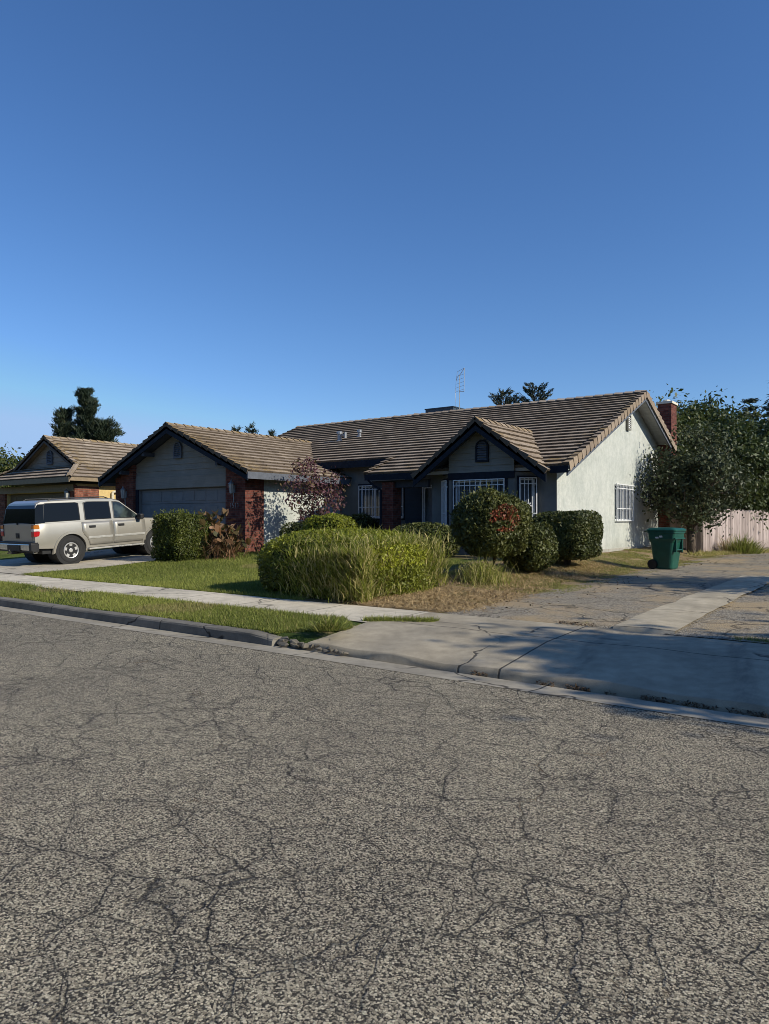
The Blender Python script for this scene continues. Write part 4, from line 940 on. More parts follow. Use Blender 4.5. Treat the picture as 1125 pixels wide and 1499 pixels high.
# ------------------------------------------------------------------ wheelie bin
def make_bin(loc, rz):
    b = thing('wheelie_bin', 'dark green wheeled rubbish bin standing on the side drive', 'bin', loc, rz)
    def ring(w, d, z, r=.07, oy=0., n=5):
        pts=[]
        for cx_,cy_,a0 in ((w-r,d-r,0),(-w+r,d-r,90),(-w+r,-d+r,180),(w-r,-d+r,270)):
            for i in range(n): a=R_(a0+90*i/(n-1)); pts.append((cx_+r*math.cos(a),cy_+r*math.sin(a)+oy,z))
        return pts
    prof=[(.225,.235,.02,.10),(.235,.245,.05,.10),(.292,.318,.70,.09),(.300,.345,.76,.08),(.310,.360,.80,.07),(.318,.37,.955,.07),(.338,.39,.96,.07),(.338,.39,1.0,.07)]
    mb=MB(); rs=[ring(w,d,z,r) for w,d,z,r in prof]; n=len(rs[0])
    mb.add([p for r in rs for p in r],[(k*n+i,k*n+(i+1)%n,(k+1)*n+(i+1)%n,(k+1)*n+i) for k in range(len(rs)-1) for i in range(n)]+[tuple(range(n-1,-1,-1))])
    body=mb.build('body',M['bin'],b,smooth=False)
    mb=MB(); ls=[ring(.355,.41,1.003,.08),ring(.358,.413,1.045,.08),ring(.31,.36,1.085,.08),ring(.15,.18,1.10,.05)]
    mb.add([p for r in ls for p in r],[(k*n+i,k*n+(i+1)%n,(k+1)*n+(i+1)%n,(k+1)*n+i) for k in range(3) for i in range(n)]+[tuple(range(n-1,-1,-1)),tuple(range(3*n,4*n))]); lid=mb.build('lid',M['bin'],b)
    mb=MB(); mb.tube((-.27,-.46,1.0),(.27,-.46,1.0),.018); mb.tube((-.27,-.46,1.0),(-.27,-.38,1.0),.018); mb.tube((.27,-.46,1.0),(.27,-.38,1.0),.018); mb.build('handle',M['bin'],b)
    mb=MB(); mb.tube((-.14,.355,.52),(.14,.355,.52),.018); 
    for s in (-1,1): mb.box(s*.17-.02,s*.17+.02,.285,.375,.46,.80)
    mb.box(-.28,.28,.345,.392,.80,.835); mb.build('lift_bar',M['bin'],b)
    for s in (-1,1):
        mb=MB(); mb.lathe((s*.27,-.24,.13),(s,0,0),[(-.035,.10),(-.03,.13),(.03,.13),(.035,.10),(.035,.05)],20); mb.build('wheel',M['black'],b)
    mb=MB(); mb.tube((-.30,-.24,.13),(.30,-.24,.13),.02); mb.build('axle',M['grey_metal'],b)
    # pale two-part swoosh emblem on the side facing the street
    mb=MB(); W=.3215
    for y0,z0,wd,ht in ((.02,.865,.10,.055),(.10,.905,.0,.0),(-.085,.835,.10,.05)):
        if wd: 
            o=[(y0-wd/2,z0-ht*.2),(y0-wd*.25,z0-ht*.5),(y0+wd*.5,z0-ht*.35),(y0+wd*.42,z0+ht*.1),(y0+wd*.25,z0+ht*.5),(y0-wd*.5,z0+ht*.4)]
            mb.add([(W,y,z) for y,z in o])
    mb.build('emblem',M['decal'],body)
    return b
make_bin((-5.06,19.6,float(zg(-5.06,19.6))+.012), R_(-102))

# ------------------------------------------------------------------ fences
def fence(name, A, B, h, label, ang=0):
    A=Vector((*A,0)); B=Vector((*B,0)); d=(B-A); L=d.length; d.normalize(); nn=Vector((d.y,-d.x,0))
    f=thing(name,label,'fence',(0,0,0)); mb=MB(); x=0.
    while x<L:
        wd=random.uniform(.135,.15); p=A+d*x; z0=float(zg(p.x,p.y))+random.uniform(.0,.05); zt=float(zg(p.x,p.y))+h+random.uniform(-.04,.03); o=random.uniform(-.008,.008)
        mb.tint=(random.uniform(.1,1.),0,0); q=[]; lean=random.gauss(0,.006)
        a,b=p+nn*o,p+d*(wd-.006)+nn*(o+random.uniform(-.004,.004)); t=nn*.018
        mb.hexa([a+t+Vector((0,0,z0)),b+t+Vector((0,0,z0)),b+Vector((0,0,z0)),a+Vector((0,0,z0))]+[v+d*lean+Vector((0,0,zt)) for v in (a+t,b+t,b,a)]); x+=wd
    mb.build('board_panel',M['fence'],f)
    mb=MB()
    for k in range(int(L/2.4)+1): p=A+d*min(L-.05,k*2.4)-nn*.08; z=float(zg(p.x,p.y)); mb.box(p.x-.045,p.x+.045,p.y-.045,p.y+.045,z-.1,z+h-.05)
    for zz in (.35,h-.3):
        a,b=A-nn*.03,B-nn*.03; z=.27+zz if A.x>-7 else .5+zz
        mb.hexa([a+Vector((0,0,z)),b+Vector((0,0,z)),b-nn*.03+Vector((0,0,z)),a-nn*.03+Vector((0,0,z)),a+Vector((0,0,z+.09)),b+Vector((0,0,z+.09)),b-nn*.03+Vector((0,0,z+.09)),a-nn*.03+Vector((0,0,z+.09))])
    mb.build('fence_frame',M['fence'],f); return f
fence('board_fence',(-6.15,29.0),(-4.35,41.5),1.72,'weathered pale wooden board fence running back beside the side drive')
fence('board_fence',(-7.3,28.95),(-6.2,28.95),1.75,'short wooden fence between the house corner and the long board fence')

# ------------------------------------------------------------------ vegetation
def superell(C, Rad, n, p=4, bump=.10, shell=.13, freq=2.2, bottom=None, up=.0):
    """points near the surface of a lumpy superellipsoid; returns points and outward vectors"""
    D = unit(rng.normal(size=(int(n*1.6),3))); r = 1/((np.abs(D)**p).sum(1))**(1/p)
    bb = Bumps(freq*1.2); b2 = Bumps(freq*4)
    Q = D*r[:,None]*np.array(Rad); f = 1 + bump*bb(Q) + bump*.45*b2(Q) - np.abs(rng.normal(size=len(D)))*shell
    Pt = Q*f[:,None] + np.array(C); O = unit(np.sign(D)*np.abs(D)**(p-1)/np.array(Rad))
    if bottom is not None: k = Pt[:,2] > bottom; Pt, O = Pt[k], O[k]
    return Pt[:n], O[:n], bb
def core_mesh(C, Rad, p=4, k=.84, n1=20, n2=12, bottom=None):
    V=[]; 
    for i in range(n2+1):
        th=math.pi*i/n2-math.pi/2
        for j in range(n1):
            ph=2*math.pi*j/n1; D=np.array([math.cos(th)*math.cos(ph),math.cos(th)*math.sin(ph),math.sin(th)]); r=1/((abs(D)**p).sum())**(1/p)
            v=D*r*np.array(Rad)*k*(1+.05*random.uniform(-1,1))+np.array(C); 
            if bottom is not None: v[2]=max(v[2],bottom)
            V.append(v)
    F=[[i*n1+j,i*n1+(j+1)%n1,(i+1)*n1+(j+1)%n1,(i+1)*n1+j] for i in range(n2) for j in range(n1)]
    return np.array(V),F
def shrub(name, label, cat, C, Rad, n, size, mat, p=4, bump=.1, shell=.13, freq=2.2, special=0., trunk=False, bottom=None, spec_fn=None, aspect=.5, group=None, k=.84, lo=0., sprigs=0):
    """one clipped shrub: foliage (with its shaded inside) and, if shown, a stem"""
    P,O,bb = superell(C,Rad,n,p,bump,shell,freq,bottom)
    V = leaves(P,O,size,aspect); T = tints(len(P),P-np.array(C),lo,1,special,bb)
    if spec_fn: T[:,1] = np.maximum(T[:,1], spec_fn(P)*(rng.uniform(0,1,len(P))))
    if sprigs:
        i = rng.integers(0,len(P),sprigs); up = unit(O[i]+np.array([0,0,1.2])+rng.normal(size=(sprigs,3))*.3); Ls=[];Os=[]
        for t in np.linspace(.02,.16,6): Ls.append(P[i]+up*t); Os.append(rng.normal(size=(sprigs,3)))
        Ps=np.vstack(Ls); V=np.vstack([V,leaves(Ps,np.vstack(Os),size*.8,aspect)]); T=np.vstack([T,tints(len(Ps),lo=.3)])
    root = thing(name,label,cat,(0,0,0),0,group)
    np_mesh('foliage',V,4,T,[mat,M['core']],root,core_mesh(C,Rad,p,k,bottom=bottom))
    g = float(zg(C[0],C[1])); mb = MB()
    for i in range(4 if trunk else 1):
        a=random.uniform(0,6.28); r=Rad[0]*.28; mb.tube((C[0]+.05*math.cos(a),C[1]+.05*math.sin(a),g-.05),(C[0]+r*math.cos(a),C[1]+r*math.sin(a),C[2]-(0 if trunk else Rad[2]*.2)),.035 if trunk else .025,.018,6)
    mb.build('stem',M['bark'],root); return root

# big front hedge with grass grown through its right side
HC=(-8.70,10.8,.66); HR=(1.42,1.50,.64)
hedge = thing('overgrown_hedge','broad overgrown green hedge with tall dry grass growing through it, beside the pavement','hedge')
P,O,bb = superell(HC,HR,60000,4.5,.05,.10,1.4,.24)
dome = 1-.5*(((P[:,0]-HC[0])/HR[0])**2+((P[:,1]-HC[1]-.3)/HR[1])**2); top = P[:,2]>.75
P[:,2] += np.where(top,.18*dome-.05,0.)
T = tints(len(P),P-np.array(HC),.0,1,.02,bb); T[:,1]=np.maximum(T[:,1],(Bumps(2.4)(P)>1.25)*top*rng.uniform(.3,1,len(P))); T[:,0]=np.clip(T[:,0]*(.55+.5*top),0,1)  # sides tinted darker than the top, painting in the sun on top
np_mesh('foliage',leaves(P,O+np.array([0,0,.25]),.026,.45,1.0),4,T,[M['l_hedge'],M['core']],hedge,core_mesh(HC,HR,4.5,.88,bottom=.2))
# upright sprays on top
i=rng.integers(0,len(P),9000); i=i[P[i,2]>.95]; V=blades(P[i]-np.array([0,0,.05]),.11,.011,.6); np_mesh('spray',V,3,tints(len(i),lo=.4,special=.12),M['l_hedge'],hedge)
def tall_grass(n,h,xr,yr,zfun,lean=.35,w=.008,special=.35):
    x=rng.uniform(*xr,n); y=rng.uniform(*yr,n); return np.stack([x,y,zfun(x,y)],1)
def bent(B,h,w,out,lean):
    n=len(B); a=rng.uniform(0,6.28,n); Sx=np.stack([np.cos(a),np.sin(a),np.zeros(n)],1)*w; hh=(h*(1+rng.normal(size=n)*.3).clip(.3,1.8))[:,None]
    d1=unit(out*lean+rng.normal(size=(n,3))*.34+np.array([0,0,1.])); d2=unit(d1+out*lean*1.5+rng.normal(size=(n,3))*.35+np.array([0,0,-.25]))
    m=B+d1*hh*.6; t=m+d2*hh*.45
    q1=np.stack([B-Sx,B+Sx,m+Sx*.8,m-Sx*.8],1); q2=np.stack([m-Sx*.8,m+Sx*.8,t+Sx*.1,t-Sx*.1],1); return np.concatenate([q1,q2],1).reshape(-1,3)
# side grass: sits around the right half of the footprint, roots at ground and in the hedge
n=6000; u=rng.uniform(0,1,n); front=rng.uniform(0,1,n)<.62
x=np.where(front,-9.3+2.15*u**.38,HC[0]+HR[0]+rng.normal(size=n)*.09-.10); y=np.where(front,HC[1]-HR[1]+rng.normal(size=n)*.09+.04,HC[1]-HR[1]+2.8*u)
cor=(x>-7.1)&(y<9.45); y=np.where(cor,y+.15,y); z=zg(x,y)+rng.uniform(-.02,.80,n)
o_=np.stack([np.where(front,.15,1.),np.where(front,-1.,-.1),np.zeros(n)],1)
V1=bent(np.stack([x,y,z],1),.21,.0085,o_,.30)
n2=3600; x2=-7.9+rng.normal(size=n2)*.6; y2=10.4+rng.normal(size=n2)*.9; k=(x2<-7.2)&(x2>-9.4)&(y2>9.4)&(y2<12.4); x2,y2=x2[k],y2[k]
V2=bent(np.stack([x2,y2,np.full(len(x2),1.16)+.05*rng.normal(size=len(x2))],1),.16,.0075,rng.normal(size=(len(x2),3))*np.array([1,1,0]),.35)
V=np.vstack([V1,V2]); tt=tints(n+len(x2),special=.42); np_mesh('tall_grass',V,4,np.repeat(tt,2,axis=0),M['tallgrass'],hedge)
mb=MB()
for i in range(7): mb.tube((HC[0]+random.uniform(-1.1,1.1),HC[1]+random.uniform(-1.1,1.1),.15),(HC[0]+random.uniform(-1,1),HC[1]+random.uniform(-1,1),.9),.03,.015,6)
mb.build('stem',M['bark'],hedge)

shrub('square_hedge','square clipped green hedge at the nose of the parked SUV','hedge',(-17.5,13.65,1.06),(.66,.68,.70),26000,.028,M['l_square'],7,.035,.08,2.5,special=.03,bottom=.34,k=.88,sprigs=500)
redfn=lambda P:(np.linalg.norm((P-np.array([-6.66,13.4,1.62]))/np.array([.26,.5,.30]),axis=1)<1)*.75*(Bumps(7.)(P)>-.2)+(Bumps(4.)(P)>1.45)*(P[:,0]>-6.95)*.6
shrub('red_tipped_shrub','large rounded dark green shrub with clusters of red leaves, in front of the bay window','shrub',(-7.22,13.8,1.48),(.78,.80,.72),26000,.032,M['l_red'],2.35,.08,.12,3.,trunk=True,spec_fn=redfn,bottom=.80,sprigs=350)
shrub('round_shrub','smaller rounded dark shrub directly right of the red-leaved shrub','shrub',(-6.92,15.1,.98),(.60,.62,.56),15000,.030,M['l_dark'],2.6,.08,.12,3.2,special=.04,trunk=True,bottom=.42,lo=.15)
shrub('box_shrub','boxy flat-topped dark shrub narrowing to its base, near the sunlit side wall','shrub',(-6.85,17.2,1.20),(.78,.80,.60),22000,.032,M['l_dark'],5,.05,.10,3.,special=.03,trunk=True,bottom=.55,lo=.05)
shrub('under_window_shrub','dark shrub close under the narrow barred bay window','shrub',(-8.42,17.75,1.28),(.34,.36,.78),10000,.032,M['l_dark'],3,.08,.12,3.,bottom=.45)
shrub('flat_top_shrub','small flat-topped clipped shrub just behind the overgrown hedge','shrub',(-13.0,15.2,1.12),(.66,.60,.60),15000,.028,M['l_hedge'],4.5,.05,.10,3.,bottom=.48)
shrub('low_dark_shrub','low dark spreading shrub against the sunlit garage side wall','shrub',(-14.6,16.3,.98),(1.0,.8,.58),12000,.032,M['l_dark'],3,.08,.12,3.,bottom=.45)
shrub('entry_shrub','low dark shrub in the shade before the front door','shrub',(-10.9,16.9,.98),(.95,.7,.50),13000,.032,M['l_dark'],3,.08,.14,3.,bottom=.45,lo=.2)
shrub('porch_shrub','dark shrub under the wide barred window in the shaded recess','shrub',(-15.4,19.3,1.10),(1.1,.6,.66),12000,.034,M['l_dark'],3,.1,.14,3.,bottom=.45)
# weedy clump below the red-tipped shrub
def clump(name,label,cat,c,r,h,n,mat,special=.3,w=.007,lean=.6):
    x=c[0]+rng.normal(size=n)*r; y=c[1]+rng.normal(size=n)*r; B=np.stack([x,y,zg(x,y)-.01],1); o=np.stack([x-c[0],y-c[1],np.zeros(n)],1)/max(r,.05)
    return tag(np_mesh(name,bent(B,h,w,o,lean*.4),4,np.repeat(tints(n,special=special),2,axis=0),mat),label,cat)
wd=thing('weedy_plant','pale wispy weed clump growing at the foot of the red-leaved shrub','plant')
P,O,bb=superell((-7.05,13.05,.46),(.42,.36,.26),3200,2.1,.30,.45,4.,.22); np_mesh('foliage',leaves(P,O,.022,.4,1.2),4,tints(len(P),special=.45),M['tallgrass'],wd)
x=-6.95+rng.normal(size=500)*.25; y=12.95+rng.normal(size=500)*.25; np_mesh('stem',bent(np.stack([x,y,zg(x,y)],1),.4,.006,rng.normal(size=(500,3)),.2),4,np.repeat(tints(500,special=.5),2,axis=0),M['tallgrass'],wd)
clump('kerb_weed','small tuft of weeds growing at the broken kerb end','weed',(-5.95,6.95),.09,.16,420,M['grass'],.2,.006,1.2)
clump('fence_weed','green weed clump growing against the board fence','weed',(-5.0,30.4),.22,.55,900,M['grass'],.1,.012,.8)
clump('fence_weed','thin dead-looking weed stems beside the green clump at the fence','weed',(-5.5,30.2),.14,.7,110,M['straw'],.4,.009,.5)

# broad-leaved dying plant by the brick pier
ca=thing('broad_leaf_plant','dying broad-leaved plant with brown leaves beside the brick pier','plant')
V=[];T=[]
for i in range(190):
    bx=-16.75+random.gauss(0,.36); by=14.45+random.gauss(0,.30); z0=float(zg(bx,by)); h=random.uniform(.15,1.05)*(1.25 if bx<-16.7 else .8); a=random.uniform(0,6.28); L=random.uniform(.22,.46); wd_=random.uniform(.05,.10)
    d=Vector((math.cos(a)*.55,math.sin(a)*.55,random.uniform(.3,1.3))).normalized(); s_=d.cross(Vector((random.gauss(0,.5),random.gauss(0,.5),1))).normalized()*wd_; B=Vector((bx,by,z0+h)); dr=Vector((0,0,-random.uniform(0,.22)))
    pts=[B,B+d*L*.3+s_,B+d*L*.65+s_*.9+dr*.3,B+d*L+dr,B+d*L*.65-s_*.9+dr*.3,B+d*L*.3-s_]
    V+= [pts[0],pts[1],pts[2],pts[3]]; V+=[pts[0],pts[3],pts[4],pts[5]]; r=random.random(); g=random.random()*(random.random()<.45); T+=[(r,g,0)]*2
np_mesh('leaf',np.array([tuple(v) for v in V]),4,np.array(T),M['l_canna'],ca).data and None
x=-16.7+rng.normal(size=260)*.33; y=14.45+rng.normal(size=260)*.28; np_mesh('stem',bent(np.stack([x,y,zg(x,y)-.02],1),.75,.012,rng.normal(size=(260,3))*np.array([1,1,0]),.2),4,np.repeat(tints(260,special=.5),2,axis=0),M['l_canna'],ca)
P,O,_=superell((-17.0,14.7,.95),(.5,.45,.55),2600,2.2,.1,.25,3.,.45); np_mesh('foliage',leaves(P,O,.05,.5,1.2),4,tints(len(P),hi=.35),M['l_dark'],ca)

# ---- trees
def branches(p, d, L, r, lev, out, tips, spread=.6, up=.15, ns=3, kids=(3,4), taper=.62):
    seg=3; q=Vector(p); dd=Vector(d).normalized(); rr=r
    for i in range(seg):
        nd=(dd+Vector((random.gauss(0,.13),random.gauss(0,.13),random.gauss(0,.08)+up*.3))).normalized(); q2=q+nd*(L/seg); r2=rr*(taper**(1/seg)); out.append((q.copy(),q2.copy(),rr,r2)); q,dd,rr=q2,nd,r2
        if lev<ns and i>=1:
            for _ in range(random.randint(*kids)//2+ (1 if i==seg-1 else 0)):
                a=Vector((random.gauss(0,1),random.gauss(0,1),random.gauss(0,.5)+up)).normalized(); kd=(dd*(1-spread)+a*spread).normalized(); branches(q,kd,L*random.uniform(.55,.8),rr*.7,lev+1,out,tips,spread,up,ns,kids,taper)
    if lev>=ns-1: tips.append(q.copy())
def tree(name,label,loc,H,rad,nleaf,size,mat,seed=0,tr=.12,trunk_h=.25,spread=.62,clump=.35,lean=(0,0),special=.05,squash=1.,aspect=.5,group=None,lo=0.):
    random.seed(seed); root=thing(name,label,'tree',(0,0,0),0,group); g=loc[2] if len(loc)>2 else float(zg(loc[0],loc[1])); base=Vector((loc[0],loc[1],g-.1)); out=[];tips=[]
    top=base+Vector((lean[0],lean[1],H*trunk_h+.1)); out.append((base,top,tr*1.25,tr)); n0=4
    for i in range(n0+1):
        a=i*6.28/n0+random.uniform(-.4,.4); el=random.uniform(.5,1.2) if i<n0 else 3.; branches(top,Vector((math.cos(a),math.sin(a),el)),H*.34,tr*.7,0,out,tips,spread,.25,2)
    T_=np.array([tuple(t) for t in tips]); c=np.array([base.x+lean[0],base.y+lean[1],g+H*(trunk_h+1)/2]); 
    # fit tips into the crown ellipsoid
    E=np.array([rad,rad,H*(1-trunk_h)/2*squash]); q=(T_-T_.mean(0))/np.maximum(T_.std(0)*1.75,1e-3); ln=np.linalg.norm(q,axis=1,keepdims=True); q=q/np.maximum(ln,1)*np.minimum(ln,1)**.6; N=c+q*E*.92
    mb=MB()
    for a,b,r0,r1 in out[:1]: mb.tube(a,b,r0,r1,8)
    for a,b,r0,r1 in out[1:]:
        f=lambda v:(lambda qq:Vector(tuple(c+qq/max(1,np.linalg.norm(qq))*E*.85)))((np.array(v)-T_.mean(0))/np.maximum(T_.std(0)*1.75,1e-3))
        A_=a if (a-top).length<1e-4 else f(a)
        if r0>.012: mb.tube(A_,f(b),r0,r1,5,caps=False)
    mb.build('trunk',M['bark'],root,smooth=True)
    extra=np.array([c+E*unit(rng.normal(size=(1,3)))[0]*random.uniform(.55,1.) for _ in range(max(10,len(N)//3))]); N=np.vstack([N,extra])
    w_=rng.uniform(.4,1.6,len(N)); w_/=w_.sum(); idx=rng.choice(len(N),nleaf,p=w_); cl=clump*(rng.uniform(.6,1.4,len(N)))[idx]
    Pn=N[idx]+rng.normal(size=(nleaf,3))*cl[:,None]*np.array([1,1,.75]); k=Pn[:,2]>g+.25; Pn=Pn[k]; idx=idx[k]
    tv=rng.uniform(0,1,len(N)); T=tints(len(Pn),special=special); T[:,0]=np.clip(.45*T[:,0]+.55*tv[idx]+lo,0,1)
    np_mesh('crown',leaves(Pn,Pn-c+np.array([0,0,.6]),size,aspect,1.),4,T,mat,root); return root
def conifer(name,label,loc,H,rad,n,mat,seed=0,columnar=True,droop=.0,group=None,layers=26,size=.10,bare=.06,tr=.14,blunt=3.0):
    random.seed(seed); root=thing(name,label,'tree',(0,0,0),0,group); g=loc[2] if len(loc)>2 else float(zg(loc[0],loc[1])); mb=MB(); mb.tube((loc[0],loc[1],g-.1),(loc[0],loc[1],g+H*.97),tr,.015,8)
    C=[];D=[]; 
    for k in range(layers):
        f=k/(layers-1); z=g+H*(bare+(1-bare)*f); 
        prof=(.30+.75*(1-f)) if droop<0 else ((math.sin(min(1,(1-f)*blunt+.30)*math.pi/2)*(.80+.25*math.sin(f*9+seed))) if columnar else (1-f)**.8+.07)
        for b in range(random.randint(5,8)):
            a=random.uniform(0,6.28); L=rad*prof*random.uniform(.55,1.15); el=(random.uniform(.25,.9) if columnar else (random.uniform(-.1,.25) if droop>=0 else random.uniform(.25,.75))); p0=Vector((loc[0],loc[1],z)); d=Vector((math.cos(a),math.sin(a),el)).normalized()
            q=[p0+d*L*t+Vector((0,0,-droop*L*t*t)) for t in np.linspace(0,1,6)]
            for u,v in zip(q[:-1],q[1:]): mb.tube(u,v,.02,.012,4,caps=False)
            m=max(4,int(n/(layers*6.5)*(.3+prof)))
            for _ in range(m):
                t=random.uniform(.12,1.)**.7; pp=p0+d*L*t+Vector((0,0,-droop*L*t*t)); wd_=(.035 if droop<0 else .16 if columnar else .20*(1.1-t*.7)); C.append((pp.x+random.gauss(0,wd_)*rad*.55,pp.y+random.gauss(0,wd_)*rad*.55,pp.z+random.gauss(0,.05)+(0 if not columnar else random.gauss(0,.08)))); D.append((d.x,d.y,d.z+(.5 if columnar else -.1)))
    mb.build('trunk',M['bark'],root,smooth=True); C=np.array(C);D=np.array(D); T=tints(len(C),special=.06); bb=Bumps(1.6); T[:,0]=np.clip(T[:,0]*.6+.4*(.5+.5*bb(C)),0,1)
    np_mesh('crown',leaves(C,np.array([[0,0,1.]])+0*C,size,.22,1.,along=D),4,T,mat,root); return root

tree('crape_myrtle','small tree with plum-coloured leaves in front of the garage side wall',(-15.25,17.0),3.1,.98,3200,.050,M['l_myrtle'],11,.045,.20,clump=.15,special=.28,aspect=.48)
tree('grey_leaved_tree','broad grey-green tree with a dark trunk, behind the green bin at the house corner',(-6.15,27.3),4.6,1.9,15000,.062,M['l_olive'],5,.13,.20,clump=.29,special=.05,lean=(-.1,.3))
tree('leafy_tree','tall leafy green tree rising behind the brick chimney',(-9.4,38.5),6.9,2.5,30000,.10,M['l_tree2'],21,.18,.18,clump=.42,special=.08)
tree('leafy_tree','bushy green tree behind the fence, between the chimney tree and the drooping cedar',(-8.1,40.5),7.3,2.4,30000,.10,M['l_tree'],22,.18,.18,clump=.42,special=.1)
tree('leafy_tree','dark dense tree leaning over the weathered board fence',(-6.4,35.2),5.5,1.9,24000,.085,M['l_tree'],23,.14,.2,clump=.40,special=.02)
tree('leafy_tree','dark green tree at the right end of the board fence',(-5.5,41.5),6.7,2.6,28000,.10,M['l_tree'],24,.18,.2,clump=.45,special=.04)
tree('leafy_tree','low yellow-green tree just over the house corner, below the chimney',(-8.6,33.6),5.9,2.1,24000,.085,M['l_tree2'],25,.14,.15,clump=.4,special=.12)
conifer('cedar_tree','blue-green cedar with drooping layered boughs at the right edge, beside the wires',(-6.0,50.5),9.9,2.9,34000,M['l_cedar'],31,False,.30,layers=26,size=.14)
conifer('cedar_tree','distant flat-boughed cedar top just above the trees behind the fence',(-9.6,62),10.4,2.9,20000,M['l_cedar'],32,False,.5,layers=18,size=.16)
conifer('cypress_tree','thin dark cypress spike above the trees right of the chimney',(-13.1,64.7),11.3,.42,3000,M['l_conifer'],33,True,layers=24,size=.12)
conifer('cedar_tree','sparse cedar top showing above the roof ridge, left of its pair',(-21.9,43.8),9.5,2.6,5500,M['l_cedar'],34,False,-.10,layers=14,size=.11,bare=.62)
conifer('cedar_tree','sparse cedar top showing above the roof ridge, right of its pair',(-20.1,44.9),9.9,2.8,5500,M['l_cedar'],35,False,-.10,layers=14,size=.11,bare=.62)
conifer('pine_tree','tall dark columnar conifer behind the tan house roof',(-51,30.7),10.75,1.5,42000,M['l_conifer'],41,True,size=.13,blunt=7.)
conifer('pine_tree','shorter dark conifer left of the tall column conifer',(-52.3,29.7),9.2,1.5,26000,M['l_conifer'],42,True,size=.13)
conifer('pine_tree','low dark conifer right of the tall column conifer',(-50.0,31.6),8.4,1.7,28000,M['l_conifer'],43,True,size=.13)
for i,(px_,py_,h,lb) in enumerate(((-45.5,41.1,8.5,'left'),(-44.5,41.9,8.9,'middle'),(-43.1,42.9,8.3,'right'))):
    conifer('pine_tree','small conifer tip peeping over the garage roof, %s one of the three'%lb,(px_,py_),h,1.0,4500,M['l_conifer'],50+i,True,layers=18,size=.13,group='conifer tips behind the garage roof')
tree('leafy_tree','small light green tree at the far left, behind the tan house',(-51,23.5),6.1,2.2,9000,.12,M['l_tree2'],61,.15,.2,clump=.45,special=.1)
tree('leafy_tree','low green shrubby tree behind the tan house gable, left of the dark conifers',(-49.5,26.8),5.8,1.9,7000,.12,M['l_tree'],62,.15,.2,clump=.45)
# trees off to the right whose shadows cross the drive and road
tree('street_tree','leafy street tree beside the pavement to the right of the drive',(9.7,9.75),7.3,2.5,30000,.12,M['l_tree'],71,.2,.22,clump=.40)
tree('street_tree','unseen second broad street tree added further right to block sky light',(15.5,14.2),8.4,3.4,16000,.2,M['l_tree'],73,.25,.25,clump=.6)  # extra tree out of view, added to block sky light over the apron
tree('yard_tree','open-crowned tree in the yard to the right of the drive',(6.0,17.2),7.6,1.7,5600,.10,M['l_tree'],72,.16,.35,clump=.34)

# ------------------------------------------------------------------ grass, straw, litter
def keep(x,y,rects):
    k=np.zeros(len(x),bool)
    for a,b,c,d in rects: k|=(x>a)&(x<b)&(y>c)&(y<d)
    return k
n=150000; x=rng.uniform(-18.1,-6.4,n); y=9.08+rng.uniform(0,1,n)**1.3*6.9
ns=Bumps(1.3); q=np.stack([x,y,0*x],1); den=np.clip(1.15-.28*ns(q),0,1)
edge=-18.0+.10*Bumps(3.)(q); k=(x>edge)&(x<-9.0+.35*Bumps(1.5)(q))&(rng.uniform(0,1,n)<den); x,y=x[k],y[k]
B=np.stack([x,y,zg(x,y)-.012],1); tt=tints(len(x),B,0,1,.05,Bumps(.9)); tt[:,1]=np.maximum(tt[:,1],(Bumps(.8)(B)>1.15)*rng.uniform(.1,.9,len(x)))
tag(np_mesh('lawn_grass',blades(B,.060,.0065,.6),3,tt,M['grass']),'short green lawn grass in the front yard','grass',kind='stuff')
n=110000; x=-5.95-rng.uniform(0,1,n)**1.25*13; y=rng.uniform(6.66,7.86,n); q=np.stack([x,y,0*x],1); b1,b2=Bumps(1.1),Bumps(2.6)
bare=(b1(q)+.6*b2(q))>.72; tip=(x>-6.6)&(np.abs(y-7.35)>(-5.95-x)*.9+.08); k=~(bare&(rng.uniform(0,1,n)<.85))&~tip&((x<-18.1)|(x>-17.7)|True); x,y=x[k],y[k]
B=np.stack([x,y,.102+.06*(y-6.64)/1.18],1); tt=tints(len(x),B,.05,1,.08,Bumps(1.4)); tt[:,1]=np.maximum(tt[:,1],(Bumps(1.2)(B)>.9)*rng.uniform(.1,.9,len(x)))
tag(np_mesh('parkway_grass',blades(B,.062,.006,.65),3,tt,M['grass']),'patchy grass strip between kerb and pavement','grass',kind='stuff')
n=2600; x=-5.85+rng.uniform(-.25,.62,n); y=8.05+(x+5.85)*.55+rng.normal(size=n)*.045; B=np.stack([x,y,.17+0*x],1); tag(np_mesh('joint_grass',blades(B,.07,.006,.7),3,tints(n,lo=.1,special=.05),M['grass']),'thin tongue of grass growing from the pavement joint','grass',kind='stuff')
# greener sparse grass by the side wall and the shrubs
n=170000; x=rng.uniform(-8.4,-5.0,n); y=rng.uniform(9.4,27.5,n); q=np.stack([x,y,0*x],1); k=((Bumps(1.4)(q)+.5*Bumps(3.)(q)+np.where(y>16,.25,-.1)+np.where(x<-6.6,.45,-.25))>.05)&(y>12.2); x,y=x[k],y[k]
B=np.stack([x,y,zg(x,y)-.01],1); tag(np_mesh('yard_weeds',blades(B,.042,.006,.8),3,tints(len(x),special=.55),M['grass']),'sparse green and dry weeds on the bank by the side wall','grass',kind='stuff')
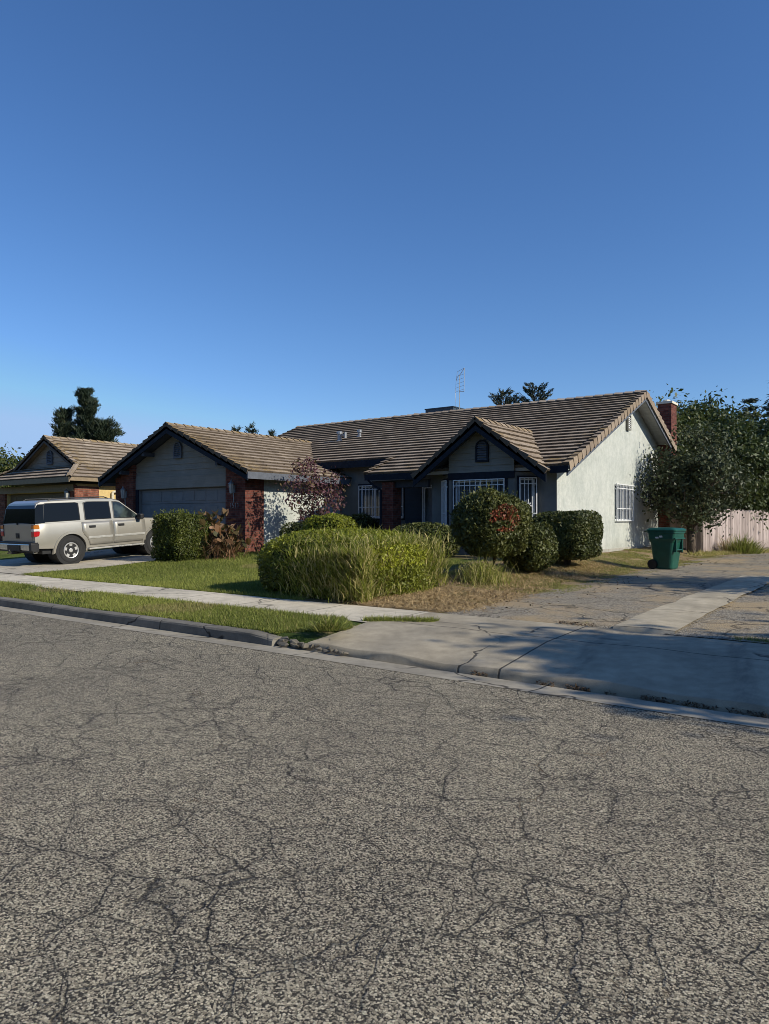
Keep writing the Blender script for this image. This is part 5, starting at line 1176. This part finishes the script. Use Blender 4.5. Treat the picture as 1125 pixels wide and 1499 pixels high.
# straw mulch
n=75000; x=rng.uniform(-7.9,-4.4,n); y=rng.uniform(9.12,19.,n); q=np.stack([x,y,0*x],1); lim=-5.0-.12*(y-9.1)+.03*np.maximum(y-13.5,0)**1.5+.22*Bumps(1.6)(q); pr=np.clip((lim-x)*1.6,0,1); k=rng.uniform(0,1,n)<pr*np.clip(.85-.45*Bumps(1.)(q),0,1)
x,y=x[k],y[k]; m=len(x); B=np.stack([x,y,zg(x,y)+rng.uniform(.004,.03,m)],1); D=rng.normal(size=(m,3)); D[:,2]*=.12
tag(np_mesh('dry_straw',leaves(B,np.tile([0,0,1.],(m,1)),.05,.065,.25,.5,along=unit(D)),4,tints(m,special=.12),M['straw']),'pale dry straw scattered beside the overgrown hedge','straw',kind='stuff')
n=6500; x=rng.uniform(-6.6,-1.5,n); y=rng.uniform(9.2,31,n); q=np.stack([x,y,0*x],1); k=(Bumps(1.1)(q)+.6*Bumps(2.7)(q)+np.where(np.abs(x+5.2)<.8,.7,-.2)+np.where((y>27)&(x<-3.5),1.2,0))>.75; x,y=x[k],y[k]; m=len(x); B=np.stack([x,y,zg(x,y)+.03],1); D=rng.normal(size=(m,3)); D[:,2]*=.1
tag(np_mesh('leaf_litter',leaves(B,np.tile([0,0,1.],(m,1)),.017,.45,.35,.5,along=unit(D)),4,tints(m,special=.3),M['litter']),'dry leaf litter and chips on the worn drive','leaf litter',kind='stuff')
n=5200; x=rng.uniform(-5.6,1.2,n); y=np.where(rng.uniform(0,1,n)<.6,6.55+rng.normal(size=n)*.025,9.10+rng.normal(size=n)*.05); z=np.where(y<8,-.035+rng.uniform(0,.05,n),.21+rng.uniform(0,.02,n)); q=np.stack([x,y,0*x],1); k=(Bumps(3.)(q)+.8*Bumps(9.)(q))>.35; x,y,z=x[k],y[k],z[k]; m=len(x); D=rng.normal(size=(m,3)); D[:,2]*=.15
tag(np_mesh('gutter_litter',leaves(np.stack([x,y,z],1),np.tile([0,0,1.],(m,1)),.014,.45,.4,.5,along=unit(D)),4,tints(m,hi=.6,special=.4),M['litter']),'dark leaf litter caught along the apron lip and joint','leaf litter',kind='stuff')
n=5000; x=rng.uniform(-4.1,-.6,n); y=9.12+rng.normal(size=n)*.06; q=np.stack([x,y,0*x],1); k=Bumps(2.2)(q)>.75; x,y=x[k],y[k]; tag(np_mesh('apron_grass',blades(np.stack([x,y,.19+0*x],1),.055,.005,.9),3,tints(len(x),special=.3),M['grass']),'thin grass tufts along the back edge of the apron','grass',kind='stuff')
n=5000; x=-4.7+rng.uniform(-1.6,.9,n)*.9; y=29.2+(x+5.6)*4.5*.6+rng.normal(size=n)*.5-.4; B=np.stack([x,y,zg(x,y)],1); tag(np_mesh('fence_foot_grass',blades(B,.14,.012,.9),3,tints(n,special=.8),M['tallgrass']),'dry yellow grass along the foot of the board fence','grass',kind='stuff')

# unseen trees added behind the photographer, blocking sky to darken fronts and reflections
Cs=[];Os=[]
for i in range(25):
    c=np.array([-114+i*5.2+rng.normal()*.8,-15.5+rng.normal()*1.5,4.2+rng.normal()*.5]); p,o,_=superell(c,(3.4,2.6,4.4+rng.normal()*.5),1500,2.2,.2,.3,.5,.1); Cs.append(p);Os.append(o)
P=np.vstack(Cs); tag(np_mesh('sky_block_treeline',leaves(P,np.vstack(Os),.34,.6,.8),4,tints(len(P)),M['l_tree']),'unseen row of trees added across the street to block sky light','trees',kind='stuff')
sheet('far_verge', -150, 90, -40, -7.0, lambda x,y: .12, M['soil'], 10, 10)
# ------------------------------------------------------------------ house on the right (its roof shadow falls across the drive) and wires
rh = thing('right_house','house to the right of the side drive with a plain gabled roof','house')
def simple_house(root,x0,x1,y0,y1,zw,zr_,z0=.2):
    ym=(y0+y1)/2; mb=MB(); mb.add([(x0,y1,z0),(x0,y0,z0),(x0,y0,zw),(x0,ym,zr_-.1),(x0,y1,zw)]); mb.add([(x1,y0,z0),(x1,y1,z0),(x1,y1,zw),(x1,ym,zr_-.1),(x1,y0,zw)]); mb.add([(x0,y0,z0),(x1,y0,z0),(x1,y0,zw),(x0,y0,zw)]); mb.add([(x1,y1,z0),(x0,y1,z0),(x0,y1,zw),(x1,y1,zw)]); mb.build('wall',M['stucco'],root)
    k=(zr_-zw)/(ym-y0); mb=MB(); e=.5; dk=MB()
    for O,U,V in (((0,y0-e,zw-k*e),(1,0,0),(0,1,k)),((0,y1+e,zw-k*e),(-1,0,0),(0,-1,k))):
        p=Plane(O,U,V); L=(ym-y0+e)*math.sqrt(1+k*k); a,b=(x0-e,x1+e) if U[0]>0 else (-x1-e,-x0+e); tiles(mb,p,[(a,0),(b,0),(b,L),(a,L)],tw=.9); deck(dk,p,[(a,0),(b,0),(b,L),(a,L)])
    mb.build('roof',M['tile'],root,recalc=False); dk.build('soffit',M['soffit'],root)
simple_house(rh,5.4,16,19.6,27.6,2.9,4.7)
def pole(label,x,y,h):
    t=thing('utility_pole',label,'pole'); mb=MB(); mb.tube((x,y,0),(x,y,h),.15,.10,8); mb.build('pole_shaft',M['pole_wood'],t); mb=MB(); mb.box(x-.06,x+.06,y-1.1,y+1.1,h-.7,h-.58); mb.build('cross_arm',M['pole_wood'],t)
pole('wooden utility pole hidden in the trees behind the fence',-12.5,56,8.3); pole('wooden utility pole to the right of the side drive',3.5,50,10.6)
for i,(dz,dy) in enumerate(((-.6,-.9),(-1.6,.9))):
    a=Vector((-12.5,56+dy,8.3+dz)); b=Vector((3.5,50+dy,10.6+dz)); mb=MB(); P=[a.lerp(b,t)+Vector((0,0,-1.6*t*(1-t))) for t in np.linspace(0,1,13)]; mb.path(P,.022,5)
    tag(mb.build('power_line',M['wire']),('upper' if i==0 else 'lower')+' thin overhead wire running behind the cedar at the right edge','wire','overhead wires')
